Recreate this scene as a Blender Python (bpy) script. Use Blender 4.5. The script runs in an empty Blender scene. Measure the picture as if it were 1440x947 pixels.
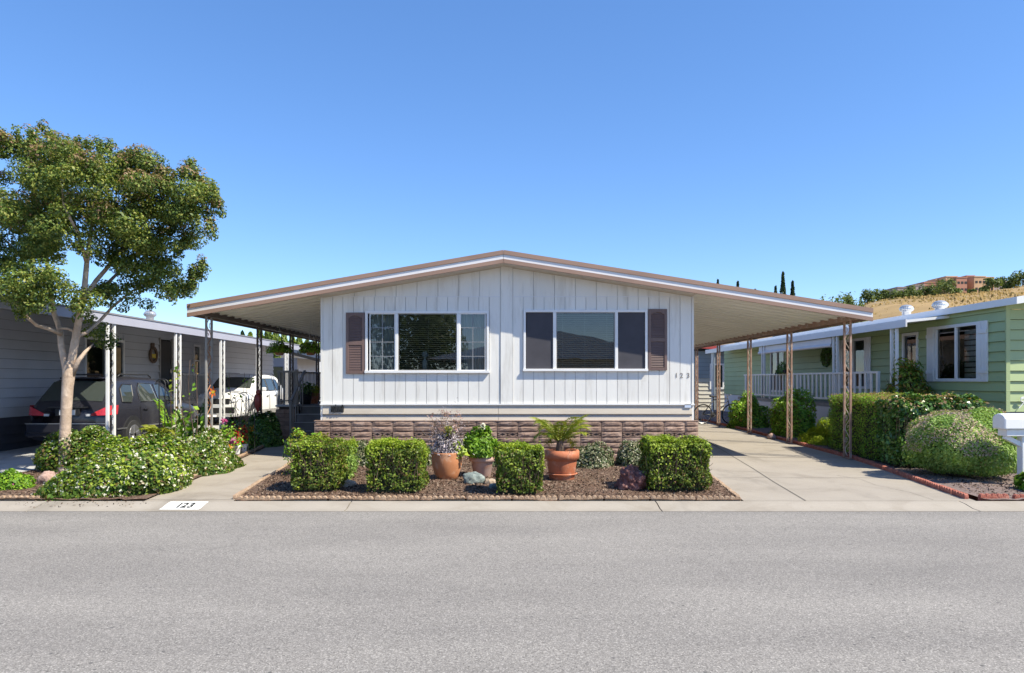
SUN, SKY, EXPO = 2.85, 0.12, 1.54
AIR, DUST, OZ, SAT, HUE, GAM = 0.8, 0.1, 6.0, 1.25, 0.507, 0.75
import bpy, math, random
import numpy as np
from mathutils import Vector, Matrix

SC = bpy.context.scene
COL = SC.collection
R = random.Random(7)
NR = np.random.default_rng(11)
H = 1.62                       # eye height of the photograph
F = 1000.0

def px(x, Y): return (x - 716) / F * Y
def pz(y, Y): return H + (535 - y) / F * Y

def gz(x, y):                  # the lots rise gently away from the street
    if y < 13: return 0.0
    if y < 21: return 0.11 * (y - 13) / 8
    if y < 32: return 0.11 + 0.04 * (y - 21) / 11
    return 0.15

# ------------------------------------------------------------------ materials
def new_mat(name):
    m = bpy.data.materials.new(name); m.use_nodes = True
    nt = m.node_tree; nt.nodes.clear()
    out = nt.nodes.new('ShaderNodeOutputMaterial')
    return m, nt, out

def nd(nt, t, **kw):
    n = nt.nodes.new(t)
    for k, v in kw.items():
        if k in n.inputs.keys(): n.inputs[k].default_value = v
        else: setattr(n, k, v)
    return n

def c4(c): return (c[0], c[1], c[2], 1.0)

def ramp(nt, fac, stops, interp='LINEAR'):
    r = nt.nodes.new('ShaderNodeValToRGB'); r.color_ramp.interpolation = interp
    el = r.color_ramp.elements
    while len(el) < len(stops): el.new(0.5)
    for e, (p, c) in zip(el, stops):
        e.position = p; e.color = c4(c) if len(c) == 3 else c
    nt.links.new(fac, r.inputs['Fac'])
    return r.outputs['Color']

def noise(nt, vec, scale, detail=3, rough=0.55, dist=0.0):
    n = nd(nt, 'ShaderNodeTexNoise', Scale=scale, Detail=detail, Roughness=rough, Distortion=dist)
    nt.links.new(vec, n.inputs['Vector'])
    return n.outputs['Fac']

def mixc(nt, fac, a, b, mode='MIX'):
    m = nd(nt, 'ShaderNodeMix', data_type='RGBA', blend_type=mode)
    for s, v in ((0, fac), (6, a), (7, b)):
        if hasattr(v, 'is_output'): nt.links.new(v, m.inputs[s])
        elif s == 0: m.inputs[0].default_value = v
        else: m.inputs[s].default_value = c4(v)
    return m.outputs[2]

def pos(nt, scale=(1, 1, 1)):
    g = nt.nodes.new('ShaderNodeNewGeometry')
    if scale == (1, 1, 1): return g.outputs['Position']
    mp = nd(nt, 'ShaderNodeMapping'); mp.inputs['Scale'].default_value = scale
    nt.links.new(g.outputs['Position'], mp.inputs['Vector'])
    return mp.outputs['Vector']

def bump(nt, h, strength, dist=0.01):
    b = nd(nt, 'ShaderNodeBump', Strength=strength, Distance=dist)
    nt.links.new(h, b.inputs['Height'])
    return b.outputs['Normal']

def principled(nt, out, col, rough=0.6, metal=0.0, normal=None, spec=None):
    p = nd(nt, 'ShaderNodeBsdfPrincipled', Roughness=rough, Metallic=metal)
    if hasattr(col, 'is_output'): nt.links.new(col, p.inputs['Base Color'])
    else: p.inputs['Base Color'].default_value = c4(col)
    if normal is not None: nt.links.new(normal, p.inputs['Normal'])
    if spec is not None: p.inputs['Specular IOR Level'].default_value = spec
    nt.links.new(p.outputs['BSDF'], out.inputs['Surface'])
    return p

def surf(name, col, rough=0.55, var=0.12, scale=3.0, dirt=None, dirt_scale=1.2, bmp=0.0, bscale=40, metal=0.0, stretch=(1, 1, 1), spec=None, isl=0.0):
    """paint, metal, stone: slightly uneven colour, optional stains and a fine relief"""
    m, nt, out = new_mat(name)
    v = pos(nt, stretch)
    n = noise(nt, v, scale, 4)
    lo = tuple(c * (1 - var) for c in col); hi = tuple(min(1, c * (1 + var)) for c in col)
    c = ramp(nt, n, [(0.3, lo), (0.7, hi)])
    if dirt:
        d = noise(nt, v, dirt_scale, 6, 0.65)
        f = ramp(nt, d, [(0.52, (0, 0, 0)), (0.72, (1, 1, 1))])
        c = mixc(nt, f, c, dirt)
    if isl: c = mixc(nt, 1.0, c, ramp(nt, nt.nodes.new('ShaderNodeNewGeometry').outputs['Random Per Island'], [(0, (1 - isl,) * 3), (1, (1 + isl * .6,) * 3)]), 'MULTIPLY')
    nrm = bump(nt, noise(nt, pos(nt), bscale, 4), bmp, 0.01) if bmp else None
    principled(nt, out, c, rough, metal, nrm, spec)
    return m

def leaf_mat(name, cols, var_scale=2.2, trans=0.3, rough=0.5, spec=0.35):
    m, nt, out = new_mat(name)
    g = nt.nodes.new('ShaderNodeNewGeometry')
    k = len(cols)
    c = ramp(nt, g.outputs['Random Per Island'], [((i + 0.5) / k, cc) for i, cc in enumerate(cols)])
    n = noise(nt, g.outputs['Position'], var_scale, 2)
    f = ramp(nt, n, [(0.35, (0.72, 0.75, 0.7)), (0.65, (1.18, 1.15, 1.1))])
    c = mixc(nt, 1.0, c, f, 'MULTIPLY')
    p = nd(nt, 'ShaderNodeBsdfPrincipled', Roughness=rough); p.inputs['Specular IOR Level'].default_value = spec
    nt.links.new(c, p.inputs['Base Color'])
    t = nd(nt, 'ShaderNodeBsdfTranslucent')
    c2 = mixc(nt, 1.0, c, (1.1, 1.15, 0.6), 'MULTIPLY')
    nt.links.new(c2, t.inputs['Color'])
    mx = nd(nt, 'ShaderNodeMixShader'); mx.inputs[0].default_value = trans
    nt.links.new(p.outputs['BSDF'], mx.inputs[1]); nt.links.new(t.outputs['BSDF'], mx.inputs[2])
    nt.links.new(mx.outputs[0], out.inputs['Surface'])
    return m

def glass_mat(name, tint=(0.75, 0.8, 0.78), refl=1.0, ior=1.9):
    m, nt, out = new_mat(name)
    tr = nd(nt, 'ShaderNodeBsdfTransparent'); tr.inputs['Color'].default_value = c4(tint)
    gl = nd(nt, 'ShaderNodeBsdfGlossy', Roughness=0.0)
    gl.inputs['Color'].default_value = (refl, refl, refl, 1)
    fr = nd(nt, 'ShaderNodeFresnel', IOR=ior)
    n = bump(nt, noise(nt, pos(nt), 1.3, 2), 0.05, 0.02)
    nt.links.new(n, gl.inputs['Normal'])
    mx = nt.nodes.new('ShaderNodeMixShader')
    nt.links.new(fr.outputs[0], mx.inputs[0])
    nt.links.new(tr.outputs[0], mx.inputs[1]); nt.links.new(gl.outputs[0], mx.inputs[2])
    nt.links.new(mx.outputs[0], out.inputs['Surface'])
    return m

def asphalt_mat():
    m, nt, out = new_mat('aged_asphalt')
    v = pos(nt)
    vo = nd(nt, 'ShaderNodeTexVoronoi', Scale=130.0); nt.links.new(v, vo.inputs['Vector'])
    bw = nd(nt, 'ShaderNodeSeparateColor'); nt.links.new(vo.outputs['Color'], bw.inputs[0])
    c = ramp(nt, bw.outputs[0], [(0.0, (0.12, 0.113, 0.107)), (0.16, (0.195, 0.184, 0.174)), (0.75, (0.245, 0.231, 0.219)), (1.0, (0.37, 0.35, 0.33))])
    fine = noise(nt, v, 60, 5, 0.7)
    c = mixc(nt, 1.0, c, ramp(nt, fine, [(0.3, (0.76, 0.76, 0.76)), (0.7, (1.2, 1.2, 1.2))]), 'MULTIPLY')
    big = noise(nt, pos(nt, (0.45, 1.3, 1)), 0.8, 5, 0.6)
    c = mixc(nt, 1.0, c, ramp(nt, big, [(0.3, (0.88, 0.875, 0.88)), (0.7, (1.09, 1.085, 1.08))]), 'MULTIPLY')
    # wheel-worn lanes, old drips and hairline cracks
    lane = nd(nt, 'ShaderNodeTexNoise', Scale=0.9, Detail=2.0); nt.links.new(pos(nt, (0.03, 1.0, 1)), lane.inputs['Vector'])
    c = mixc(nt, 1.0, c, ramp(nt, lane.outputs['Fac'], [(0.38, (0.95, 0.95, 0.952)), (0.62, (1.04, 1.04, 1.037))]), 'MULTIPLY')
    drip = noise(nt, v, 2.3, 2, 0.5)
    c = mixc(nt, ramp(nt, drip, [(0.70, (0, 0, 0)), (0.78, (0.45, 0.45, 0.45))]), c, (0.13, 0.125, 0.12))
    ck = nd(nt, 'ShaderNodeTexVoronoi', Scale=0.33, feature='DISTANCE_TO_EDGE'); wv = nd(nt, 'ShaderNodeTexNoise', Scale=1.6, Detail=5.0)
    nt.links.new(v, wv.inputs['Vector']); ad = nd(nt, 'ShaderNodeMix', data_type='VECTOR'); ad.inputs[0].default_value = 0.35
    nt.links.new(v, ad.inputs[4]); nt.links.new(wv.outputs['Color'], ad.inputs[5]); nt.links.new(ad.outputs[1], ck.inputs['Vector'])
    msk = ramp(nt, noise(nt, v, 0.5, 2), [(0.5, (0, 0, 0)), (0.6, (1, 1, 1))])
    ckl = mixc(nt, 1.0, ramp(nt, ck.outputs['Distance'], [(0.0, (0.3, 0.3, 0.3)), (0.004, (0, 0, 0))]), msk, 'MULTIPLY')
    c = mixc(nt, ckl, c, (0.09, 0.086, 0.083))
    # little pock marks
    v2 = nd(nt, 'ShaderNodeTexVoronoi', Scale=5.5); nt.links.new(v, v2.inputs['Vector'])
    c = mixc(nt, ramp(nt, v2.outputs['Distance'], [(0.05, (0.75, 0.75, 0.75)), (0.085, (0, 0, 0))]), c, (0.07, 0.068, 0.07))
    principled(nt, out, c, 0.85, 0, bump(nt, mixc(nt, 0.5, fine, vo.outputs['Distance']), 0.35, 0.006), 0.25)
    return m

def concrete_mat(name, col, stain=(0.75, 0.73, 0.7), patch=0.9):
    m, nt, out = new_mat(name)
    v = pos(nt)
    n1 = noise(nt, v, 1.1, 6, 0.62, 0.6)
    c = ramp(nt, n1, [(0.28, tuple(a * b for a, b in zip(col, stain))), (0.5, col), (0.75, tuple(min(1, a * 1.08) for a in col))])
    n2 = noise(nt, v, 140, 3, 0.7)
    c = mixc(nt, 1.0, c, ramp(nt, n2, [(0.3, (0.86, 0.86, 0.86)), (0.7, (1.1, 1.1, 1.1))]), 'MULTIPLY')
    oil = noise(nt, pos(nt, (1.6, 0.5, 1)), 0.9, 4, 0.6)
    c = mixc(nt, ramp(nt, oil, [(0.58, (0, 0, 0)), (0.72, (0.42, 0.42, 0.42))]), c, tuple(a * 0.45 for a in col))
    n3 = noise(nt, v, 6, 5, 0.7)
    c = mixc(nt, ramp(nt, n3, [(0.6, (0, 0, 0)), (0.78, (0.35, 0.35, 0.35))]), c, tuple(a * 0.6 for a in col))
    principled(nt, out, c, 0.85, 0, bump(nt, n2, 0.25, 0.004), 0.25)
    return m

def soil_mat():
    m, nt, out = new_mat('bark_mulch')
    v = pos(nt)
    vo = nd(nt, 'ShaderNodeTexVoronoi', Scale=42.0); nt.links.new(v, vo.inputs['Vector'])
    s = nd(nt, 'ShaderNodeSeparateColor'); nt.links.new(vo.outputs['Color'], s.inputs[0])
    c = ramp(nt, s.outputs[0], [(0.0, (0.042, 0.028, 0.021)), (0.4, (0.105, 0.064, 0.045)), (0.8, (0.165, 0.102, 0.073)), (1.0, (0.25, 0.18, 0.14))])
    n = noise(nt, v, 1.7, 5)
    c = mixc(nt, ramp(nt, n, [(0.5, (0, 0, 0)), (0.75, (0.6, 0.6, 0.6))]), c, (0.165, 0.12, 0.095))
    principled(nt, out, c, 0.9, 0, bump(nt, vo.outputs['Distance'], 0.8, 0.015), 0.2)
    return m

def rock_mat(name, c1, c2, c3, scale=9, isl=0.0):
    m, nt, out = new_mat(name)
    v = pos(nt)
    n = noise(nt, v, scale, 6, 0.65, 0.4)
    c = ramp(nt, n, [(0.3, c1), (0.52, c2), (0.72, c3)])
    if isl: c = mixc(nt, 1.0, c, ramp(nt, nt.nodes.new('ShaderNodeNewGeometry').outputs['Random Per Island'], [(0, (1 - isl, 1 - isl, 1 - isl * .9)), (.5, (1, .97, .94)), (1, (1 + isl, 1 + isl * .95, 1 + isl * .85))]), 'MULTIPLY')
    principled(nt, out, c, 0.8, 0, bump(nt, noise(nt, v, scale * 3, 5, 0.7), 0.5 if isl else 0.9, 0.02), 0.3)
    return m

M = {}
M['asphalt'] = asphalt_mat()
M['gutter'] = concrete_mat('pale_gutter_concrete', (0.335, 0.30, 0.26), (0.8, 0.78, 0.75))
M['path'] = concrete_mat('warm_path_concrete', (0.335, 0.295, 0.25))
M['drive'] = concrete_mat('driveway_concrete', (0.325, 0.29, 0.25), (0.8, 0.79, 0.78))
M['drive_grey'] = concrete_mat('grey_driveway_concrete', (0.45, 0.45, 0.45))
M['joint'] = surf('joint_dirt', (0.13, 0.115, 0.10), 0.95, 0.2, 8)
M['soil'] = soil_mat()
M['ground'] = surf('bare_dirt', (0.24, 0.19, 0.14), 0.95, 0.25, 2, bmp=0.4, bscale=25)
M['gravel_bed'] = surf('greyish_bed_gravel', (0.17, 0.125, 0.115), 0.95, 0.35, 30, bmp=0.6, bscale=60)
M['white_siding'] = surf('white_siding_paint', (0.745, 0.73, 0.70), 0.5, 0.04, 1.4, dirt=(0.60, 0.575, 0.535), dirt_scale=2.4, bmp=0.14, bscale=7, stretch=(2.6, 1, 0.35), isl=.035)
M['white_trim'] = surf('white_trim_paint', (0.76, 0.76, 0.77), 0.45, 0.04, 3)
M['lilac_white'] = surf('cool_white_fascia', (0.68, 0.675, 0.70), 0.45, 0.05, 1.2, stretch=(0.6, 1, 1))
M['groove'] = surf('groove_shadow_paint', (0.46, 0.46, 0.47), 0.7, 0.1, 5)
M['cream'] = surf('cream_paint', (0.53, 0.47, 0.395), 0.5, 0.05, 1.0, dirt=(0.44, 0.385, 0.32), dirt_scale=1.7, stretch=(0.5, 1, 2))
M['ceiling'] = surf('cream_pan_ceiling', (0.80, 0.775, 0.70), 0.4, 0.06, 1.5, stretch=(0.4, 3, 1))
M['brown_trim'] = surf('brown_fascia_paint', (0.29, 0.185, 0.14), 0.5, 0.1, 2.2, stretch=(0.5, 1, 2))
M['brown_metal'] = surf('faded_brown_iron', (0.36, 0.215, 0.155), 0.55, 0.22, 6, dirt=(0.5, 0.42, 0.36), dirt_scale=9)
M['pale_iron'] = surf('pale_weathered_iron', (0.55, 0.43, 0.35), 0.6, 0.2, 8)
M['rust_metal'] = surf('orange_brown_iron', (0.33, 0.145, 0.07), 0.6, 0.25, 6)
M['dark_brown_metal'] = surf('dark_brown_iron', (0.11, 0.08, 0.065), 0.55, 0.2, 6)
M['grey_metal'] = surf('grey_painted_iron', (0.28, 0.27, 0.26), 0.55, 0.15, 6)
M['white_metal'] = surf('white_iron_paint', (0.80, 0.80, 0.80), 0.45, 0.05, 5)
M['shutter'] = surf('brown_shutter_vinyl', (0.155, 0.10, 0.088), 0.5, 0.08, 4)
M['block'] = rock_mat('split_face_block', (0.19, 0.125, 0.098), (0.27, 0.185, 0.148), (0.36, 0.265, 0.22), 6, .22)
M['block_dark'] = surf('block_hollow', (0.09, 0.07, 0.06), 0.95, 0.2, 8)
M['glass'] = glass_mat('window_glass')
M['glass_dark'] = glass_mat('tinted_glass', (0.5, 0.54, 0.52), .9, 1.6)
M['blind'] = surf('dusty_blind_slats', (0.52, 0.53, 0.46), 0.5, 0.08, 5)
M['muntin'] = surf('grey_muntin', (0.22, 0.23, 0.25), 0.5, 0.05, 4)
M['curtain'] = surf('pale_grey_curtain', (0.40, 0.42, 0.45), 0.8, 0.12, 3, stretch=(9, 1, 0.2))
M['screen'] = surf('insect_screen_mesh', (0.052, 0.05, 0.062), 0.75, 0.1, 5)
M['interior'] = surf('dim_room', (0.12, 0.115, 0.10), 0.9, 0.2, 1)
M['dark'] = surf('near_black', (0.02, 0.02, 0.022), 0.6, 0.1, 5)
M['black_iron'] = surf('black_iron', (0.025, 0.025, 0.027), 0.5, 0.2, 5)
M['digit'] = surf('bronze_numeral', (0.20, 0.18, 0.17), 0.4, 0.1, 6, metal=0.3)
M['black_paint'] = surf('black_road_paint', (0.035, 0.035, 0.035), 0.8, 0.3, 60)
M['white_paint'] = surf('white_road_paint', (0.78, 0.78, 0.76), 0.7, 0.06, 20, dirt=(0.62, 0.61, 0.58), dirt_scale=14)
M['grey_siding'] = surf('blue_grey_siding', (0.50, 0.515, 0.56), 0.55, 0.05, 1.2)
M['grey_fascia'] = surf('lilac_grey_fascia', (0.40, 0.40, 0.47), 0.5, 0.05, 1.2)
M['lap_shadow'] = surf('lap_shadow_tone', (0.05, 0.052, 0.055), 0.9, 0.1, 4)  # near-black backing showing between lap boards, standing in for their shadow lines
M['grey_skirt'] = surf('dark_skirting', (0.05, 0.055, 0.075), 0.7, 0.15, 3)
M['green_siding'] = surf('sage_green_siding', (0.36, 0.445, 0.225), 0.55, 0.05, 1.2)
M['slate_tone'] = surf('blue_grey_tone', (0.30, 0.335, 0.345), 0.55, 0.05, 1.2)  # blue-grey; also the painted shade on the end home's upper wall
M['beige_siding'] = surf('beige_lap_siding', (0.56, 0.53, 0.45), 0.55, 0.05, 1.2)
M['roof_grey'] = surf('grey_roofing', (0.22, 0.22, 0.24), 0.8, 0.15, 2)
M['roof_white'] = surf('white_roof_coating', (0.78, 0.78, 0.80), 0.5, 0.04, 1.5)
M['red_trim'] = surf('red_fascia', (0.42, 0.06, 0.05), 0.5, 0.1, 3)
M['terracotta'] = surf('terracotta', (0.50, 0.21, 0.095), 0.7, 0.12, 5, dirt=(0.60, 0.40, 0.28), dirt_scale=6, bmp=0.15, bscale=30)
M['terracotta_red'] = surf('red_terracotta', (0.47, 0.155, 0.075), 0.7, 0.12, 6, dirt=(0.56, 0.34, 0.25), dirt_scale=7, bmp=0.15, bscale=30)
M['terracotta_white'] = surf('lime_bloomed_terracotta', (0.52, 0.36, 0.31), 0.8, 0.16, 8, dirt=(0.47, 0.22, 0.14), dirt_scale=5)
M['brick_edge'] = rock_mat('red_edging_concrete', (0.27, 0.075, 0.05), (0.40, 0.14, 0.10), (0.5, 0.24, 0.18), 10)
M['tan_edge'] = rock_mat('tan_edging_concrete', (0.27, 0.175, 0.115), (0.38, 0.265, 0.18), (0.46, 0.345, 0.25), 10)
M['bark'] = rock_mat('smooth_mottled_bark', (0.34, 0.25, 0.185), (0.50, 0.385, 0.30), (0.66, 0.545, 0.44), 6)
M['twig'] = surf('brown_twig', (0.13, 0.085, 0.06), 0.85, 0.25, 9)
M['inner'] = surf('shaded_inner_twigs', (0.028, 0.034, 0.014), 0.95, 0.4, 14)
M['grey_rock'] = rock_mat('grey_blue_rock', (0.08, 0.10, 0.10), (0.20, 0.24, 0.235), (0.42, 0.45, 0.42), 12)
M['tan_rock'] = rock_mat('tan_rock', (0.30, 0.22, 0.15), (0.42, 0.33, 0.25), (0.5, 0.43, 0.35), 12)
M['pink_rock'] = rock_mat('pink_rock', (0.30, 0.19, 0.16), (0.42, 0.29, 0.25), (0.52, 0.42, 0.38), 12)
M['lava_rock'] = rock_mat('red_lava_rock', (0.07, 0.028, 0.026), (0.20, 0.085, 0.075), (0.40, 0.25, 0.22), 14)
M['black_car'] = surf('black_car_paint', (0.024, 0.024, 0.032), 0.22, 0.05, 3, spec=0.6)
M['white_car'] = surf('white_car_paint', (0.80, 0.80, 0.80), 0.25, 0.02, 3, spec=0.6)
M['car_glass'] = surf('car_glass', (0.045, 0.055, 0.05), 0.04, 0.05, 3, spec=0.9)
M['tyre'] = surf('tyre_rubber', (0.025, 0.025, 0.026), 0.85, 0.2, 8)
M['chrome'] = surf('bright_metal', (0.72, 0.72, 0.73), 0.2, 0.05, 5, metal=1.0)
M['alloy'] = surf('alloy_rim', (0.45, 0.45, 0.46), 0.35, 0.05, 5, metal=0.8)
M['galv'] = surf('galvanised_steel', (0.62, 0.63, 0.64), 0.35, 0.12, 6, metal=0.7)
M['red_lamp'] = surf('red_lamp_lens', (0.52, 0.035, 0.05), 0.15, 0.15, 14, spec=0.7)
M['clear_lamp'] = surf('clear_lamp_lens', (0.65, 0.66, 0.68), 0.1, 0.1, 14, spec=0.8)
M['plate'] = surf('licence_plate', (0.6, 0.62, 0.66), 0.4, 0.05, 8)
M['golden_grass'] = surf('dry_golden_grass', (0.31, 0.205, 0.085), 0.95, 0.2, 0.12, dirt=(0.24, 0.175, 0.08), dirt_scale=0.09, bmp=0.3, bscale=2)
M['resort_red'] = surf('terracotta_stucco', (0.40, 0.19, 0.13), 0.8, 0.1, 0.2)
M['resort_tan'] = surf('tan_stucco', (0.54, 0.34, 0.20), 0.8, 0.1, 0.2)
M['resort_grey'] = surf('grey_stucco', (0.30, 0.25, 0.24), 0.8, 0.1, 0.2)
M['wood_deck'] = surf('dark_deck_paint', (0.17, 0.16, 0.16), 0.7, 0.15, 5)
M['grey_wood'] = surf('grey_painted_wood', (0.27, 0.25, 0.235), 0.65, 0.12, 5)
M['step_edge'] = surf('pale_step_nosing', (0.42, 0.42, 0.43), 0.6, 0.1, 5)
M['orange'] = surf('orange_enamel', (0.75, 0.17, 0.03), 0.4, 0.1, 20)
M['red_enamel'] = surf('dark_red_enamel', (0.30, 0.05, 0.04), 0.4, 0.15, 20)
M['yellow'] = surf('yellow_enamel', (0.55, 0.42, 0.04), 0.5, 0.1, 9)
M['label_blue'] = surf('pale_blue_plate', (0.52, 0.60, 0.74), 0.4, 0.05, 9)

# foliage (real leaf colours)
M['lf_hedge'] = leaf_mat('boxwood_leaf', [(0.07, 0.122, 0.018), (0.12, 0.185, 0.025), (0.199, 0.257, 0.032), (0.14, 0.199, 0.043), (0.056, 0.097, 0.014), (0.12, 0.185, 0.025), (0.199, 0.257, 0.032), (0.19, 0.119, 0.055)])
M['lf_bright_shoot'] = leaf_mat('bright_young_leaf', [(0.203, 0.312, 0.026), (0.297, 0.39, 0.031), (0.351, 0.429, 0.054)])  # yellow new growth, plus the brighter-lit hedge tops put into the colour
M['lf_jasmine'] = leaf_mat('jasmine_leaf', [(0.041, 0.104, 0.018), (0.082, 0.165, 0.026), (0.165, 0.255, 0.033), (0.247, 0.316, 0.039), (0.032, 0.083, 0.014), (0.082, 0.165, 0.026), (0.165, 0.255, 0.033), (0.17, 0.11, 0.048)])
M['lf_tree'] = leaf_mat('crape_myrtle_leaf', [(0.061, 0.109, 0.024), (0.109, 0.172, 0.036), (0.186, 0.245, 0.049), (0.262, 0.277, 0.062)], 1.2, trans=0.3)
M['lf_tip'] = leaf_mat('crape_myrtle_seed_head', [(0.273, 0.192, 0.109), (0.352, 0.2, 0.14), (0.256, 0.223, 0.086)], 1.2)
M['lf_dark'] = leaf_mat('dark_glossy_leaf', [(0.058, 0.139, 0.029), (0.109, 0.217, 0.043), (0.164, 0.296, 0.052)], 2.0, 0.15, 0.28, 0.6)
M['lf_privet'] = leaf_mat('privet_leaf', [(0.134, 0.29, 0.033), (0.234, 0.45, 0.043), (0.369, 0.58, 0.056), (0.108, 0.232, 0.026), (0.234, 0.45, 0.043), (0.369, 0.58, 0.056), (0.22, 0.144, 0.055)])
M['lf_dry'] = leaf_mat('clipped_dry_tip', [(0.3, 0.21, 0.105), (0.39, 0.224, 0.14), (0.225, 0.238, 0.07)])
M['lf_hawthorn'] = leaf_mat('hawthorn_leaf', [(0.064, 0.105, 0.039), (0.12, 0.154, 0.072), (0.208, 0.217, 0.13), (0.304, 0.28, 0.195)], 3, 0.15)
M['lf_lime'] = leaf_mat('lime_juniper_spray', [(0.234, 0.338, 0.022), (0.325, 0.425, 0.026), (0.403, 0.475, 0.042)])
M['lf_sage'] = leaf_mat('greyish_green_leaf', [(0.193, 0.341, 0.072), (0.302, 0.455, 0.12), (0.413, 0.569, 0.168)])
M['lf_mauve'] = leaf_mat('faded_mauve_flower', [(0.458, 0.312, 0.325), (0.582, 0.423, 0.401), (0.624, 0.484, 0.363)])
M['lf_silver'] = leaf_mat('lavender_grey_leaf', [(0.3, 0.264, 0.324), (0.413, 0.36, 0.432), (0.525, 0.468, 0.504)], 4, 0.15)
M['lf_pink'] = leaf_mat('dusty_pink_flower', [(0.42, 0.20, 0.19), (0.50, 0.29, 0.26), (0.38, 0.26, 0.22)], 4)
M['lf_bright'] = leaf_mat('bright_green_leaf', [(0.105, 0.228, 0.022), (0.165, 0.324, 0.024), (0.255, 0.408, 0.036)])
M['lf_palm'] = leaf_mat('palm_leaflet', [(0.149, 0.237, 0.026), (0.257, 0.312, 0.031), (0.378, 0.362, 0.06)])
M['lf_sago'] = leaf_mat('yellowed_frond', [(0.25, 0.29, 0.028), (0.32, 0.31, 0.04), (0.18, 0.25, 0.03)])
M['lf_red'] = leaf_mat('red_flower', [(0.55, 0.03, 0.015), (0.66, 0.07, 0.02), (0.42, 0.03, 0.03)])
M['lf_magenta'] = leaf_mat('magenta_flower', [(0.55, 0.05, 0.26), (0.66, 0.13, 0.36), (0.62, 0.22, 0.42)])
M['lf_orange'] = leaf_mat('orange_flower', [(0.75, 0.27, 0.02), (0.8, 0.36, 0.03), (0.7, 0.42, 0.05)])
M['lf_white'] = leaf_mat('white_blossom', [(0.72, 0.72, 0.62), (0.8, 0.79, 0.72), (0.66, 0.62, 0.50)], 4)
M['lf_cypress'] = leaf_mat('cypress_spray', [(0.021, 0.044, 0.019), (0.033, 0.065, 0.026), (0.047, 0.086, 0.034)], 0.3)
M['lf_oak'] = leaf_mat('distant_tree_leaf', [(0.079, 0.119, 0.036), (0.121, 0.171, 0.048), (0.187, 0.225, 0.063)], 0.3)
M['lf_poplar'] = leaf_mat('poplar_leaf', [(0.098, 0.163, 0.03), (0.168, 0.237, 0.042), (0.224, 0.288, 0.054)], 0.6)
M['lf_nandina'] = leaf_mat('heavenly_bamboo_leaf', [(0.085, 0.18, 0.026), (0.17, 0.285, 0.033), (0.289, 0.36, 0.039), (0.34, 0.195, 0.046)], 2)

# ------------------------------------------------------------------ mesh helpers
ORG = {}                        # world offset of each thing, so parts can be given in world coordinates

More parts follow.
